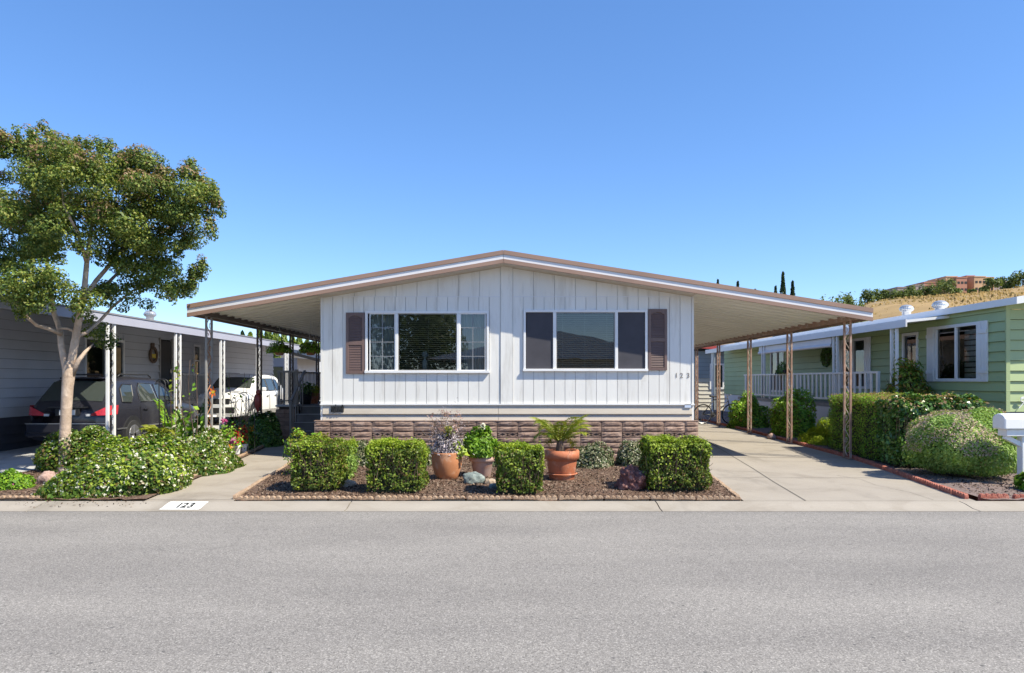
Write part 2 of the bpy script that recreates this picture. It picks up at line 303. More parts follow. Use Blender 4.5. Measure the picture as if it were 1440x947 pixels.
class MB:
    def __init__(s): s.v = []; s.f = []
    def add(s, vs, fs):
        b = len(s.v); s.v += [tuple(v) for v in vs]; s.f += [tuple(b + i for i in f) for f in fs]; return s
    def box(s, x0, x1, y0, y1, z0, z1):
        return s.add([(x0, y0, z0), (x1, y0, z0), (x1, y1, z0), (x0, y1, z0), (x0, y0, z1), (x1, y0, z1), (x1, y1, z1), (x0, y1, z1)],
                     [(0, 3, 2, 1), (4, 5, 6, 7), (0, 1, 5, 4), (1, 2, 6, 5), (2, 3, 7, 6), (3, 0, 4, 7)])
    def bar(s, p, q, w, h=None, up=(0, 0, 1)):
        h = h or w; p = Vector(p); q = Vector(q); d = (q - p).normalized(); u = Vector(up)
        if abs(d.dot(u)) > 0.95: u = Vector((0, 1, 0))
        a = d.cross(u).normalized() * w / 2; b = a.cross(d).normalized() * h / 2
        vs = [p - a - b, p + a - b, p + a + b, p - a + b, q - a - b, q + a - b, q + a + b, q - a + b]
        return s.add(vs, [(0, 3, 2, 1), (4, 5, 6, 7), (0, 1, 5, 4), (1, 2, 6, 5), (2, 3, 7, 6), (3, 0, 4, 7)])
    def quad(s, a, b, c, d): return s.add([a, b, c, d], [(0, 1, 2, 3)])
    def prism(s, poly, off):
        """polygon (list of 3-D points) pushed along off"""
        n = len(poly); o = Vector(off); vs = [Vector(p) for p in poly] + [Vector(p) + o for p in poly]
        fs = [tuple(range(n - 1, -1, -1)), tuple(range(n, 2 * n))] + [(i, (i + 1) % n, n + (i + 1) % n, n + i) for i in range(n)]
        return s.add(vs, fs)
    def tube(s, pts, rad, n=8, cap=True):
        pts = [Vector(p) for p in pts]
        if not hasattr(rad, '__len__'): rad = [rad] * len(pts)
        b = len(s.v); prev = None
        for i, p in enumerate(pts):
            d = (pts[min(i + 1, len(pts) - 1)] - pts[max(i - 1, 0)]).normalized()
            u = prev if prev is not None else (Vector((1, 0, 0)) if abs(d.x) < 0.9 else Vector((0, 1, 0)))
            u = (u - d * u.dot(d)).normalized(); prev = u; w = d.cross(u)
            for k in range(n):
                a = 2 * math.pi * k / n
                s.v.append(tuple(p + (u * math.cos(a) + w * math.sin(a)) * rad[i]))
        for i in range(len(pts) - 1):
            for k in range(n):
                k2 = (k + 1) % n
                s.f.append((b + i * n + k, b + i * n + k2, b + (i + 1) * n + k2, b + (i + 1) * n + k))
        if cap:
            s.f.append(tuple(b + k for k in range(n - 1, -1, -1)))
            e = b + (len(pts) - 1) * n; s.f.append(tuple(e + k for k in range(n)))
        return s
    def lathe(s, prof, c, n=24, cap=False):
        b = len(s.v)
        for r, z in prof:
            for k in range(n):
                a = 2 * math.pi * k / n; s.v.append((c[0] + r * math.cos(a), c[1] + r * math.sin(a), c[2] + z))
        for i in range(len(prof) - 1):
            for k in range(n):
                k2 = (k + 1) % n
                s.f.append((b + i * n + k, b + i * n + k2, b + (i + 1) * n + k2, b + (i + 1) * n + k))
        if cap:
            s.f.append(tuple(b + k for k in range(n - 1, -1, -1)))
            e = b + (len(prof) - 1) * n; s.f.append(tuple(e + k for k in range(n)))
        return s
    def rot(s, ang, c=(0, 0)):
        ca, sa = math.cos(ang), math.sin(ang)
        s.v = [(c[0] + (x - c[0]) * ca - (y - c[1]) * sa, c[1] + (x - c[0]) * sa + (y - c[1]) * ca, z) for x, y, z in s.v]; return s
    def build(s, name, mat, parent=None, smooth=False, bevel=0.0, loc=None):
        o0 = Vector(ORG[parent]) if parent is not None else Vector(loc or (0, 0, 0))
        me = bpy.data.meshes.new(name)
        me.from_pydata([(x - o0.x, y - o0.y, z - o0.z) for x, y, z in s.v], [], s.f)
        me.materials.append(M[mat] if isinstance(mat, str) else mat)
        if smooth: me.polygons.foreach_set('use_smooth', [True] * len(me.polygons))
        me.update()
        ob = bpy.data.objects.new(name, me); COL.objects.link(ob)
        if parent is not None: ob.parent = parent
        else: ob.location = o0
        ORG[ob] = tuple(o0)
        if bevel:
            b = ob.modifiers.new('edge', 'BEVEL'); b.width = bevel; b.segments = 2; b.limit_method = 'ANGLE'; b.angle_limit = math.radians(40)
        return ob

def tag(o, label=None, cat=None, group=None, kind=None):
    if label: o['label'] = label
    if cat: o['category'] = cat
    if group: o['group'] = group
    if kind: o['kind'] = kind
    return o

def thing(name, loc, label, cat, group=None):
    o = bpy.data.objects.new(name, None); COL.objects.link(o); o.location = loc; ORG[o] = tuple(loc)
    o.empty_display_size = 0.2
    return tag(o, label, cat, group)

def copy_tree(o, parent=None):
    c = o.copy(); COL.objects.link(c); ORG[c] = ORG.get(o, (0, 0, 0))
    if parent is not None: c.parent = parent
    for ch in list(o.children): copy_tree(ch, c)
    return c

def text_mb(txt, size, bold=0.0):
    cu = bpy.data.curves.new('lettering', 'FONT'); cu.body = txt; cu.size = size; cu.extrude = 0.0; cu.offset = bold
    ob = bpy.data.objects.new('lettering', cu); COL.objects.link(ob)
    dg = bpy.context.evaluated_depsgraph_get()
    me = bpy.data.meshes.new_from_object(ob.evaluated_get(dg))
    vs = [tuple(v.co) for v in me.vertices]; fs = [tuple(p.vertices) for p in me.polygons]
    bpy.data.objects.remove(ob); bpy.data.curves.remove(cu); bpy.data.meshes.remove(me)
    return vs, fs

# ------------------------------------------------------------------ foliage
def norm(a): return a / np.maximum(np.linalg.norm(a, axis=1, keepdims=True), 1e-9)

def leaves(name, P, N, L, W, mat, parent, spread=0.8, up=0.0, dirs=None, stuff=False):
    """n small folded leaf faces at P, facing roughly along N"""
    n = len(P); o0 = np.array(ORG[parent]) if parent is not None else np.zeros(3)
    nn = norm(norm(N) + NR.normal(0, spread, (n, 3)) * 0.6 + np.array([0, 0, up]))
    t = NR.normal(0, 1, (n, 3)) if dirs is None else dirs + NR.normal(0, 0.15, (n, 3))
    t = norm(t - nn * np.sum(t * nn, 1, keepdims=True)); s = np.cross(nn, t)
    k = NR.uniform(0.5, 1.4, (n, 1)); l = L * k / 2; w = W * k / 2
    V = np.empty((n, 4, 3))
    V[:, 0] = P - t * l; V[:, 1] = P + s * w + nn * w * 0.35; V[:, 2] = P + t * l - nn * l * 0.2; V[:, 3] = P - s * w + nn * w * 0.35
    V = (V - o0).reshape(-1, 3)
    me = bpy.data.meshes.new(name)
    me.vertices.add(4 * n); me.vertices.foreach_set('co', V.astype(np.float32).ravel())
    me.loops.add(4 * n); me.loops.foreach_set('vertex_index', np.arange(4 * n, dtype=np.int32))
    me.polygons.add(n); me.polygons.foreach_set('loop_start', np.arange(0, 4 * n, 4, dtype=np.int32))
    try: me.polygons.foreach_set('loop_total', np.full(n, 4, dtype=np.int32))
    except Exception: pass
    me.materials.append(M[mat]); me.update(calc_edges=True); me.validate()
    ob = bpy.data.objects.new(name, me); COL.objects.link(ob); ORG[ob] = tuple(o0)
    if parent is not None: ob.parent = parent
    if stuff: ob['kind'] = 'stuff'
    return ob

def lump(D, seed, k=7, sharp=6):
    r = np.random.default_rng(seed); A = norm(r.normal(0, 1, (k, 3)))
    return np.max(np.exp(sharp * (D @ A.T - 1)), axis=1)

def box_cloud(n, x0, x1, y0, y1, z0, z1, depth=0.05, wob=0.03, shear=0.0):
    ax = [(y1 - y0) * (z1 - z0)] * 2 + [(x1 - x0) * (z1 - z0)] * 2 + [(x1 - x0) * (y1 - y0)]
    ax = np.array(ax); f = NR.choice(5, n, p=ax / ax.sum())
    u = NR.random((n, 3)); P = np.array([x0, y0, z0]) + u * np.array([x1 - x0, y1 - y0, z1 - z0]); N = np.zeros((n, 3))
    for i, (a, val, sg) in enumerate(((0, x0, -1), (0, x1, 1), (1, y0, -1), (1, y1, 1), (2, z1, 1))):
        m = f == i; P[m, a] = val; N[m, a] = sg
    d = np.abs(NR.normal(0, depth, n)) - depth * 0.35
    ph = NR.uniform(0, 6.28, 3)
    w = wob * (np.sin(P[:, 0] * 7 + ph[0]) + np.sin(P[:, 1] * 8 + ph[1]) + np.sin(P[:, 2] * 9 + ph[2]) + np.sin((P[:, 0] + P[:, 2]) * 17)) / 2
    P = P + N * (w - d)[:, None]
    # rounded edges
    c = np.array([(x0 + x1) / 2, (y0 + y1) / 2, (z0 + z1) / 2]); hs = np.array([(x1 - x0) / 2, (y1 - y0) / 2, (z1 - z0) / 2])
    q = (P - c) / hs; e = np.sort(np.abs(q), axis=1)[:, 1]
    P = c + (P - c) * (1 - 0.055 * np.clip(e - 0.6, 0, 1)[:, None] / 0.4)
    P[:, 0] += shear * (P[:, 1] - y0)
    return P, N

def dome_cloud(n, c, rx, ry, h, depth=0.12, seed=1, low=-0.15, amp=0.22, z0=-9.0):
    D = norm(NR.normal(0, 1, (int(n * 2.4), 3))); D = D[D[:, 2] > low][:n]; n = len(D)
    r = 1 - amp + amp * 1.3 * lump(D, seed, 16, 9)
    r = r * (1 - np.abs(NR.normal(0, depth, n)))
    P = np.array(c) + D * r[:, None] * np.array([rx, ry, h]); P[:, 2] = np.maximum(P[:, 2], c[2] + z0)
    return P, D

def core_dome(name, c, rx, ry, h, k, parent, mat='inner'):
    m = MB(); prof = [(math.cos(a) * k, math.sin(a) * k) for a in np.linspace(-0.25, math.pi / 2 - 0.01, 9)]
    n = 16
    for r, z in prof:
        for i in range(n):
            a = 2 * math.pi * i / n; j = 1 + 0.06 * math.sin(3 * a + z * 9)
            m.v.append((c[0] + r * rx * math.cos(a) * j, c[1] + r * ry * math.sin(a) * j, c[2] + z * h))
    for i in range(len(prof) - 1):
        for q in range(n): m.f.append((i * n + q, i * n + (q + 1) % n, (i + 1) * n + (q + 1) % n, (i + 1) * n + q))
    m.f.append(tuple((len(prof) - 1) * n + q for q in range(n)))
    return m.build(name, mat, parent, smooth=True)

def stems(name, c, n, r, h, rad, mat, parent, lean=0.5):
    m = MB()
    for i in range(n):
        a = R.uniform(0, 6.28); q = R.uniform(0.2, 1)
        e = (c[0] + math.cos(a) * r * q, c[1] + math.sin(a) * r * q, c[2] + h * R.uniform(0.7, 1))
        mid = (c[0] + math.cos(a) * r * q * 0.35, c[1] + math.sin(a) * r * q * 0.35, c[2] + h * 0.5)
        m.tube([(c[0] + R.uniform(-.03, .03), c[1] + R.uniform(-.03, .03), c[2]), mid, e], [rad, rad * 0.7, rad * 0.4], 5)
    return m.build(name, mat, parent, smooth=True)

def dome_shrub(name, label, cat, c, rx, ry, h, n, L, W, mat, seed, group=None, flower=None, nf=0, fl=0.03, depth=0.12, amp=0.22, core=0.72, low=-0.15, fsel=None, tip=None, ntip=0):
    t = thing(name, c, label, cat, group)
    core_dome('inner_branches', (c[0], c[1], c[2]), rx, ry, h, core, t)
    P, N = dome_cloud(n, c, rx, ry, h, depth, seed, low, amp)
    P[:, 2] = np.maximum(P[:, 2], c[2] + 0.01)
    leaves('foliage', P, N, L, W, mat, t, 0.9, 0.25)
    if flower:
        P, N = dome_cloud(nf * 2, c, rx * 1.02, ry * 1.02, h * 1.02, depth * 0.4, seed, low, amp)
        if fsel is not None: P, N = P[fsel(P)], N[fsel(P)]
        P, N = P[:nf], N[:nf]
        q = 3
        P = np.repeat(P, q, 0) + NR.normal(0, fl * 0.3, (len(P) * q, 3)); N = np.repeat(N, q, 0)
        leaves('blossoms', P, N, fl, fl * 0.7, flower, t, 0.5, 0.2, stuff=True)
    if tip:
        P, N = dome_cloud(ntip * 2, c, rx * 1.02, ry * 1.02, h * 1.03, depth * 0.5, seed, 0.25, amp)
        leaves('top_shoots', P[:ntip], N[:ntip], L, W, tip, t, 0.8, 0.4, stuff=True)
    return t

def box_hedge(name, label, x0, x1, y0, y1, z0, z1, n, L, W, mat, tip=None, ntip=0, group=None, shear=0.0, tipdepth=0.04, cat='hedge', wob=0.03):
    t = thing(name, ((x0 + x1) / 2, (y0 + y1) / 2, z0), label, cat, group)
    m = MB().box(x0 + .1, x1 - .1, y0 + .1, y1 - .1, z0, z1 - .1)
    m.v = [(x + shear * (y - y0), y, z) for x, y, z in m.v]
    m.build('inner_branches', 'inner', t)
    P, N = box_cloud(int(n * 1.12), x0, x1, y0, y1, z0 + 0.03, z1, 0.055, wob * 1.3, shear)
    q = np.sin(P[:, 0] * 8.3 + x0 * 9) * np.sin(P[:, 2] * 9.1 + x1 * 7) * np.sin(P[:, 1] * 7.7 + 1) + .35 * np.sin(P[:, 0] * 23 + P[:, 2] * 19)
    keep = (q < .42) | (NR.random(len(P)) < .35); low_ = (P[:, 2] < z0 + .12) & (NR.random(len(P)) < .45); P, N = P[keep & ~low_], N[keep & ~low_]
    tw = MB()
    for k in range(int(70 * (x1 - x0))):
        bx, by = R.uniform(x0 + .08, x1 - .08), R.uniform(y0 + .02, y0 + .25)
        tw.tube([(bx + shear * (by - y0), by + .08, z0), (bx + R.uniform(-.06, .06) + shear * (by - y0), by, z0 + R.uniform(.15, .3)), (bx + R.uniform(-.14, .14) + shear * (by - y0), y0 + R.uniform(-.03, .03), z0 + R.uniform(.3, (z1 - z0) * .98))], [.006, .005, .003], 4)
    tw.build('twigs', 'twig', t)
    leaves('foliage', P, N, L, W, mat, t, 0.95, 0.2)
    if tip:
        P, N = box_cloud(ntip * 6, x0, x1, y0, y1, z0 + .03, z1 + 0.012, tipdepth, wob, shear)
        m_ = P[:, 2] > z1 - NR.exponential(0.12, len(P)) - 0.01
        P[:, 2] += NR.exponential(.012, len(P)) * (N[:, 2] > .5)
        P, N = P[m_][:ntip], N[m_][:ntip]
        leaves('top_shoots', P, N, L, W, tip, t, 0.9, 0.5, stuff=True)  # upper leaf layer; on the cube hedges it also paints the brighter-lit top
    return t
# ================================================================== ground
def sheet(name, mat, xl, xr, ys, z, nx=2, rough=0.0, kind='structure'):
    """ground sheet between two edge lines xl(y), xr(y); z(x, y) its height"""
    m = MB(); rn = random.Random(name)
    for y in ys:
        for i in range(nx + 1):
            x = xl(y) + (xr(y) - xl(y)) * i / nx
            edge = i in (0, nx)
            m.v.append((x, y, z(x, y) + (0 if edge or not rough else rough * (math.sin(x * 3.1 + y) * .4 + rn.uniform(-.6, .6)))))
    w = nx + 1
    for j in range(len(ys) - 1):
        for i in range(nx):
            m.f.append((j * w + i, j * w + i + 1, (j + 1) * w + i + 1, (j + 1) * w + i))
    o = m.build(name, mat, smooth=bool(rough)); o['kind'] = kind
    return o

def frange(a, b, n): return [a + (b - a) * i / n for i in range(n + 1)]
def interp(tab):
    xs = [a for a, b in tab]; ys = [b for a, b in tab]
    return lambda y: float(np.interp(y, xs, ys))

BIG = [-900, -60, -25, -12] + frange(-8, 60, 68) + [80, 120, 180, 260, 400, 700, 1500]
sheet('ground', 'ground', lambda y: -1200, lambda y: 1200, BIG,
      lambda x, y: (-0.16 if y < 9.3 else gz(x, y) - 0.05), 2)
sheet('road', 'asphalt', lambda y: -90, lambda y: 90, [-6.5, 9.09], lambda x, y: -0.055, 2)

# rolled gutter, cast in slabs
g = MB(); x = -2.1 - 4.05 * 8
while x < 40:
    a, b = x + 0.008, x + 4.042
    g.prism([(a, 9.06, -0.13), (a, 9.06, -0.047), (a, 9.20, -0.04), (a, 9.36, -0.006), (a, 9.49, 0.008), (a, 9.49, -0.13)], (b - a, 0, 0)); x += 4.05
tag(g.build('gutter', 'gutter', smooth=False), kind='structure')

bed_l = interp([(9.5, -3.66), (12.9, -4.05), (14.3, -4.22)])
bed_r = interp([(9.5, 3.10), (12, 3.38), (14.3, 3.78)])
path_l = interp([(9.4, -4.86), (17.4, -5.76), (20, -5.85)])
drv_r = interp([(9.4, 6.22), (9.7, 6.26), (10.5, 6.38), (11.8, 6.56), (13, 6.78), (14.3, 6.92), (20, 7.0), (34, 7.1)])
EPS = 0.004
sheet('path', 'path', path_l, lambda y: bed_l(y) - 0.02 if y < 14.3 else -4.25, frange(9.49, 14.2, 6) + frange(14.4, 19.2, 5), lambda x, y: gz(x, y) + 0.010, 3)
sheet('driveway', 'drive', lambda y: bed_r(y) + 0.03 if y < 14.25 else 3.66, drv_r, frange(9.49, 14.2, 8) + frange(14.4, 34, 16), lambda x, y: gz(x, y) + 0.010, 6)
sheet('neighbour_driveway', 'drive_grey', lambda y: -11.25, lambda y: -8.45, frange(9.49, 34, 16), lambda x, y: gz(x, y) + 0.006, 3)
# joints and cracks in the driveway slab: thin dirt-filled sheets just above it
j = MB()
def strip(pts, w):
    for (x0, y0), (x1, y1) in zip(pts, pts[1:]):
        d = Vector((x1 - x0, y1 - y0, 0)).normalized(); p = Vector((-d.y, d.x, 0)) * w / 2
        a = Vector((x0, y0, gz(x0, y0) + 0.014)); b = Vector((x1, y1, gz(x1, y1) + 0.014))
        j.quad(a - p, b - p, b + p, a + p)
strip([(3.96, 9.5), (4.18, 11.2), (4.45, 13.0)], 0.018); strip([(4.45, 13.0), (4.9, 17), (5.35, 21), (5.4, 30)], 0.016)
strip([(3.32, 11.72), (6.5, 11.72)], 0.014); strip([(3.78, 14.6), (6.9, 14.6)], 0.016); strip([(3.7, 18.3), (6.95, 18.3)], 0.02)
strip([(5.55, 12.05), (5.7, 11.5), (5.62, 10.9), (5.75, 10.2), (5.7, 9.55)], 0.006)
strip([(4.5, 15.4), (4.9, 15.7), (5.6, 15.5), (6.3, 16.1)], 0.007)
tag(j.build('driveway_joint', 'joint'), kind='structure')
jj = MB(); j = jj
strip([(-4.9, 9.6), (-3.7, 9.6)], 0.01); strip([(-5.17, 12.2), (-4.0, 12.2)], 0.012); strip([(-5.5, 15.2), (-4.3, 15.2)], 0.012)
tag(j.build('path_joint', 'joint'), kind='structure')

sheet('planting_bed', 'soil', bed_l, bed_r, frange(9.49, 14.26, 40), lambda x, y: gz(x, y) + 0.028 + 0.03 * min(1, (y - 9.5) / 1.2), 60, 0.018)
sheet('jasmine_bed', 'soil', lambda y: -8.42, lambda y: path_l(y) + 0.02, frange(9.49, 20, 60), lambda x, y: gz(x, y) + 0.035, 40, 0.02)
sheet('neighbour_front_bed', 'soil', lambda y: -16, lambda y: -11.3, frange(9.49, 13, 10), lambda x, y: gz(x, y) + 0.03, 20, 0.02)
sheet('shrub_bed', 'gravel_bed', lambda y: drv_r(y) + 0.10, lambda y: 10.0, frange(9.49, 34, 80), lambda x, y: gz(x, y) + 0.04, 40, 0.02)

# loose bark and stones over the mulch
def chips(name, mat, xl, xr, y0, y1, n, s, zz):
    yy = NR.uniform(y0, y1, n); u = NR.random(n)
    xx = np.array([xl(y) + 0.05 + (xr(y) - xl(y) - 0.1) * a for y, a in zip(yy, u)])
    P = np.stack([xx, yy, np.array([gz(0, y) for y in yy]) + zz(yy) + NR.uniform(0, 0.012, n)], 1)
    N = np.tile([0, 0, 1.0], (n, 1))
    o = leaves(name, P, N, s, s * 0.55, mat, None, 0.9)
    o['kind'] = 'stuff'; return o
M['chip'] = leaf_mat('bark_chip', [(0.04, 0.026, 0.02), (0.10, 0.062, 0.045), (0.165, 0.11, 0.082), (0.27, 0.21, 0.17)], 3, 0.0, 0.85, 0.2)
chips('bark_chips', 'chip', bed_l, bed_r, 9.6, 14.1, 14000, 0.034, lambda y: 0.03 + 0.03 * np.minimum(1, (y - 9.5) / 1.2) + 0.006)
chips('fallen_bark', 'chip', lambda y: -8.4, lambda y: path_l(y) - 0.12, 9.6, 15, 6000, 0.034, lambda y: 0.045)
chips('gutter_litter', 'chip', lambda y: -6.6, lambda y: -4.7, 9.22, 9.5, 90, 0.026, lambda y: np.interp(y, [9.06, 9.2, 9.36, 9.49], [-0.047, -0.04, -0.006, 0.008]) + .004)
chips('bed_litter', 'chip', lambda y: drv_r(y) + 0.12, lambda y: 9.4, 9.65, 20, 6000, 0.036, lambda y: 0.052)

# ------------------------------------------------------------------ edging blocks
def edging_block(L, name, mat, lab, grp, r=0.0375):
    m = MB(); n = max(1, int(round(L / (2 * r)))); r = L / n / 2
    prof = [(-L / 2, 0, -0.05)]
    for i in range(n):
        for k in range(0 if i == 0 else 1, 7):
            a = math.pi * (1 - k / 6); prof.append((-L / 2 + r * (2 * i + 1) + r * math.cos(a) * 0.98, 0, 0.016 + r * 1.0 * math.sin(a)))
    prof.append((L / 2, 0, -0.05))
    m.prism(prof, (0, 0.055, 0))
    o = m.build(name, mat, bevel=0.006); return tag(o, lab, 'edging block', grp)
def run_edging(pts, L, name, mat, lab, grp, z=lambda x, y: gz(x, y) + 0.02, tilt=0.02, proto=None):
    proto = edging_block(L - 0.008, name, mat, lab, grp) if proto is None else proto; first = True
    tot = 0; segs = []
    for a, b in zip(pts, pts[1:]): d = math.dist(a, b); segs.append((tot, d, a, b)); tot += d
    k = int(tot / L)
    for i in range(k):
        s = (i + 0.5) * tot / k
        for t0, d, a, b in segs:
            if t0 <= s <= t0 + d + 1e-6:
                u = (s - t0) / d; x, y = a[0] + (b[0] - a[0]) * u, a[1] + (b[1] - a[1]) * u
                o = proto if first else copy_tree(proto); first = False
                o.location = (x, y + R.uniform(-.006, .006), z(x, y) + R.uniform(-.006, .004))
                o.rotation_euler = (R.uniform(-tilt, tilt), R.uniform(-.008, .008), math.atan2(b[1] - a[1], b[0] - a[0]) + R.uniform(-.012, .012)); break
run_edging([(-3.66, 9.52), (3.12, 9.52)], 0.60, 'edging_block', 'tan_edge', 'tan scalloped edging block along the street side of the mulch bed before the white home', 'scalloped blocks along the mulch bed front')
run_edging([(3.12, 9.6), (3.36, 11.9), (3.78, 14.0)], 0.45, 'edging_block', 'tan_edge', 'tan scalloped edging block between mulch bed and wide driveway', 'scalloped blocks along the driveway side of the bed')
run_edging([(-3.68, 9.6), (-4.05, 12.9), (-4.2, 13.9)], 0.45, 'edging_block', 'tan_edge', 'tan edging block between mulch bed and entrance path', 'edging blocks along the path side of the mulch bed')
run_edging([(path_l(y) - 0.05, y) for y in (10.9, 12, 15, 17.6)], 0.5, 'edging_block', 'tan_edge', 'tan edging block between the entrance path and the jasmine', 'edging blocks along the path side of the jasmine bed')
run_edging([(-8.5, 9.54), (-6.3, 9.54)], 0.55, 'edging_block', 'tan_edge', 'tan scalloped edging block at the kerb beneath the crape myrtle', 'scalloped blocks before the jasmine bed')
run_edging([(6.30, 9.56), (8.6, 9.56)], 0.40, 'edging_brick', 'brick_edge', 'rough red edging brick at the kerb before the mauve shrub', 'red bricks along the kerb', z=lambda x, y: 0.035)
run_edging([(6.22, 9.62), (6.34, 10.3), (6.56, 11.6), (6.82, 13.0), (6.97, 14.3), (7.05, 20), (7.1, 26)], 0.42, 'edging_brick', 'brick_edge', 'rough red edging brick along the shrub side of the driveway', 'red bricks along the driveway', z=lambda x, y: gz(x, y) + 0.03, tilt=0.05)

# house number stencilled on the gutter
t = thing('painted_house_number', (-4.2, 9.3, 0), 'white painted rectangle reading 123 on the kerb at the path entrance', 'painted number')
def gutter_z(y): return float(np.interp(y, [9.06, 9.2, 9.36, 9.49], [-0.047, -0.04, -0.006, 0.008]))
m = MB()
for a, b in ((9.13, 9.2), (9.2, 9.36), (9.36, 9.45)):
    m.quad((-4.50, a, gutter_z(a) + .004), (-3.99, a, gutter_z(a) + .004), (-3.99, b, gutter_z(b) + .004), (-4.50, b, gutter_z(b) + .004))
m.build('white_patch', 'white_paint', t)
for ch, x in (('1', -4.345), ('2', -4.275), ('3', -4.19)):
    vs, fs = text_mb(ch, 0.17, 0.006); m = MB(); m.add([(x + a * 0.9, 9.22 + b * 1.35, gutter_z(9.22 + b * 1.35) + 0.009) for a, b, c in vs], fs)
    m.build('numeral', 'black_paint', t)

# ================================================================== the white manufactured home
YF = 14.3; YR = 13.85; YB = 31.3; XW0, XW1 = -3.775, 3.70
RX, RZ = -0.11, 4.155; LX, LZ = -6.27, 3.10; EX, EZ = 7.08, 3.02
def rtop(x): return RZ - (RX - x) * (RZ - LZ) / (RX - LX) if x < RX else RZ - (x - RX) * (RZ - EZ) / (EX - RX)
def xf(p): return (p - 716) * YF / F
def zf(p): return H + (535 - p) * YF / F

home = thing('manufactured_home', (0, YF, 0), 'white single storey manufactured home with brown shutters and broad low gable roof', 'house')
WIN = {'l': (xf(514), xf(687.5), zf(525), zf(437.6)), 'r': (xf(736), xf(910), zf(522.5), zf(436))}
ZB, ZJ, ZS = zf(568), zf(417.5), zf(592)

def cut(rect, holes):
    rs = [rect]
    for (a, b, c, d) in holes:
        nx_ = []
        for (x0, x1, z0, z1) in rs:
            if x1 <= a or x0 >= b or z1 <= c or z0 >= d: nx_.append((x0, x1, z0, z1)); continue
            if x0 < a: nx_.append((x0, a, z0, z1))
            if x1 > b: nx_.append((b, x1, z0, z1))
            xa, xb = max(x0, a), min(x1, b)
            if z0 < c: nx_.append((xa, xb, z0, c))
            if z1 > d: nx_.append((xa, xb, d, z1))
        rs = nx_
    return rs
holes = [WIN['l'], WIN['r']]
w = MB()
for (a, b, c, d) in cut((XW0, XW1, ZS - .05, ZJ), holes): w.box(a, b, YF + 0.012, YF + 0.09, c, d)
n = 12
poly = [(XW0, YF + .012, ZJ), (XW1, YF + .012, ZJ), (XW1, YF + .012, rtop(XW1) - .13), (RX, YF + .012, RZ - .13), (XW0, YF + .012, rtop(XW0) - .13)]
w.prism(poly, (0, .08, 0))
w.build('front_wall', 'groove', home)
# grooved boards
bd = MB(); x = XW0; i = 0
CB0, CB1 = xf(704), xf(721)
step = 0.2103
xs = [XW0 + 0.222 + step * k for k in range(-1, 17)] + [CB1 + 0.21 * k for k in range(0, 20)]
def boards(xs_, z0, z1f, hole, jit=0.0):
    for a, b in zip(xs_, xs_[1:]):
        if b - a < 0.02: continue
        g_ = 0.0045
        top = z1f if not callable(z1f) else None
        if top is not None:
            for (x0, x1, c, d) in cut((a + g_, b - g_, z0, top), hole):
                if x1 - x0 > 0.01: bd.box(x0, x1, YF - 0.004, YF + 0.014, c, d)
        else:
            if z1f(a) - z0 < 0.01 and z1f(b) - z0 < 0.01: continue
            bd.prism([(a + g_, YF - .004, z0), (b - g_, YF - .004, z0), (b - g_, YF - .004, max(z0 + .004, z1f(b))), (a + g_, YF - .004, max(z0 + .004, z1f(a)))], (0, .018, 0))
xl_ = [XW0 + .03] + [v for v in xs[:18] if XW0 + .1 < v < CB0 - 0.06] + [CB0]
xr_ = [CB1] + [CB1 + 0.2103 * k for k in range(1, 20) if CB1 + 0.2103 * k < XW1 - 0.1] + [XW1 - 0.03]
boards(xl_, ZB, ZJ - .006, holes); boards(xr_, ZB, ZJ - .006, holes)
gl = [XW0 + .03] + [CB0 - 0.42 * k for k in range(8, 0, -1)] + [CB0]; gr = [CB1] + [CB1 + 0.42 * k for k in range(1, 9)] + [XW1 - .03]
boards(gl, ZJ + .004, lambda v: rtop(v) - .14, []); boards(gr, ZJ + .004, lambda v: rtop(v) - .14, [])
bd.build('siding', 'white_siding', home)
MB().box(CB0 + .002, CB1 - .002, YF - .022, YF + .01, ZB, RZ - .17).build('centre_board', 'white_siding', home)
m = MB().box(XW0 - .012, XW0 + .03, YF - .016, YF + .10, ZS, rtop(XW0) - .14)
m.build('corner_trim', 'white_siding', home); m = MB().box(XW1 - .03, XW1 + .012, YF - .016, YF + .10, ZS, rtop(XW1) - .14)
m.build('corner_trim', 'white_siding', home)
m = MB()
for (a, b) in ((XW0 + .032, CB0 - .002), (CB1 + .002, XW1 - .032)): m.box(a, b, YF - .008, YF + .012, ZJ - .007, ZJ + .005)
m.build('joint_strip', 'lilac_white', home)
# belly boards with a drip lip each
m = MB()
def lap(z0, z1, xa, xb, out=0.04): m.prism([(xa, YF + .01, z1), (xa, YF - .012, z1), (xa, YF - .012 - out, z0), (xa, YF - .004 - out, z0 - .012), (xa, YF + .01, z0 - .012)], (xb - xa, 0, 0))
for (xa, xb) in ((XW0 + .032, xf(701) - .003), (xf(701) + .003, XW1 - .032)):
    lap(zf(583) + .012, ZB - .028, xa, xb, 0.03); lap(ZS, zf(585.5), xa, xb, 0.018)
m.build('belly_board', 'cream', home)
m = MB().box(XW0 - .02, XW1 + .02, YF - .05, YF + .008, ZB - .026, ZB - .004); m.build('drip_strip', 'white_trim', home)
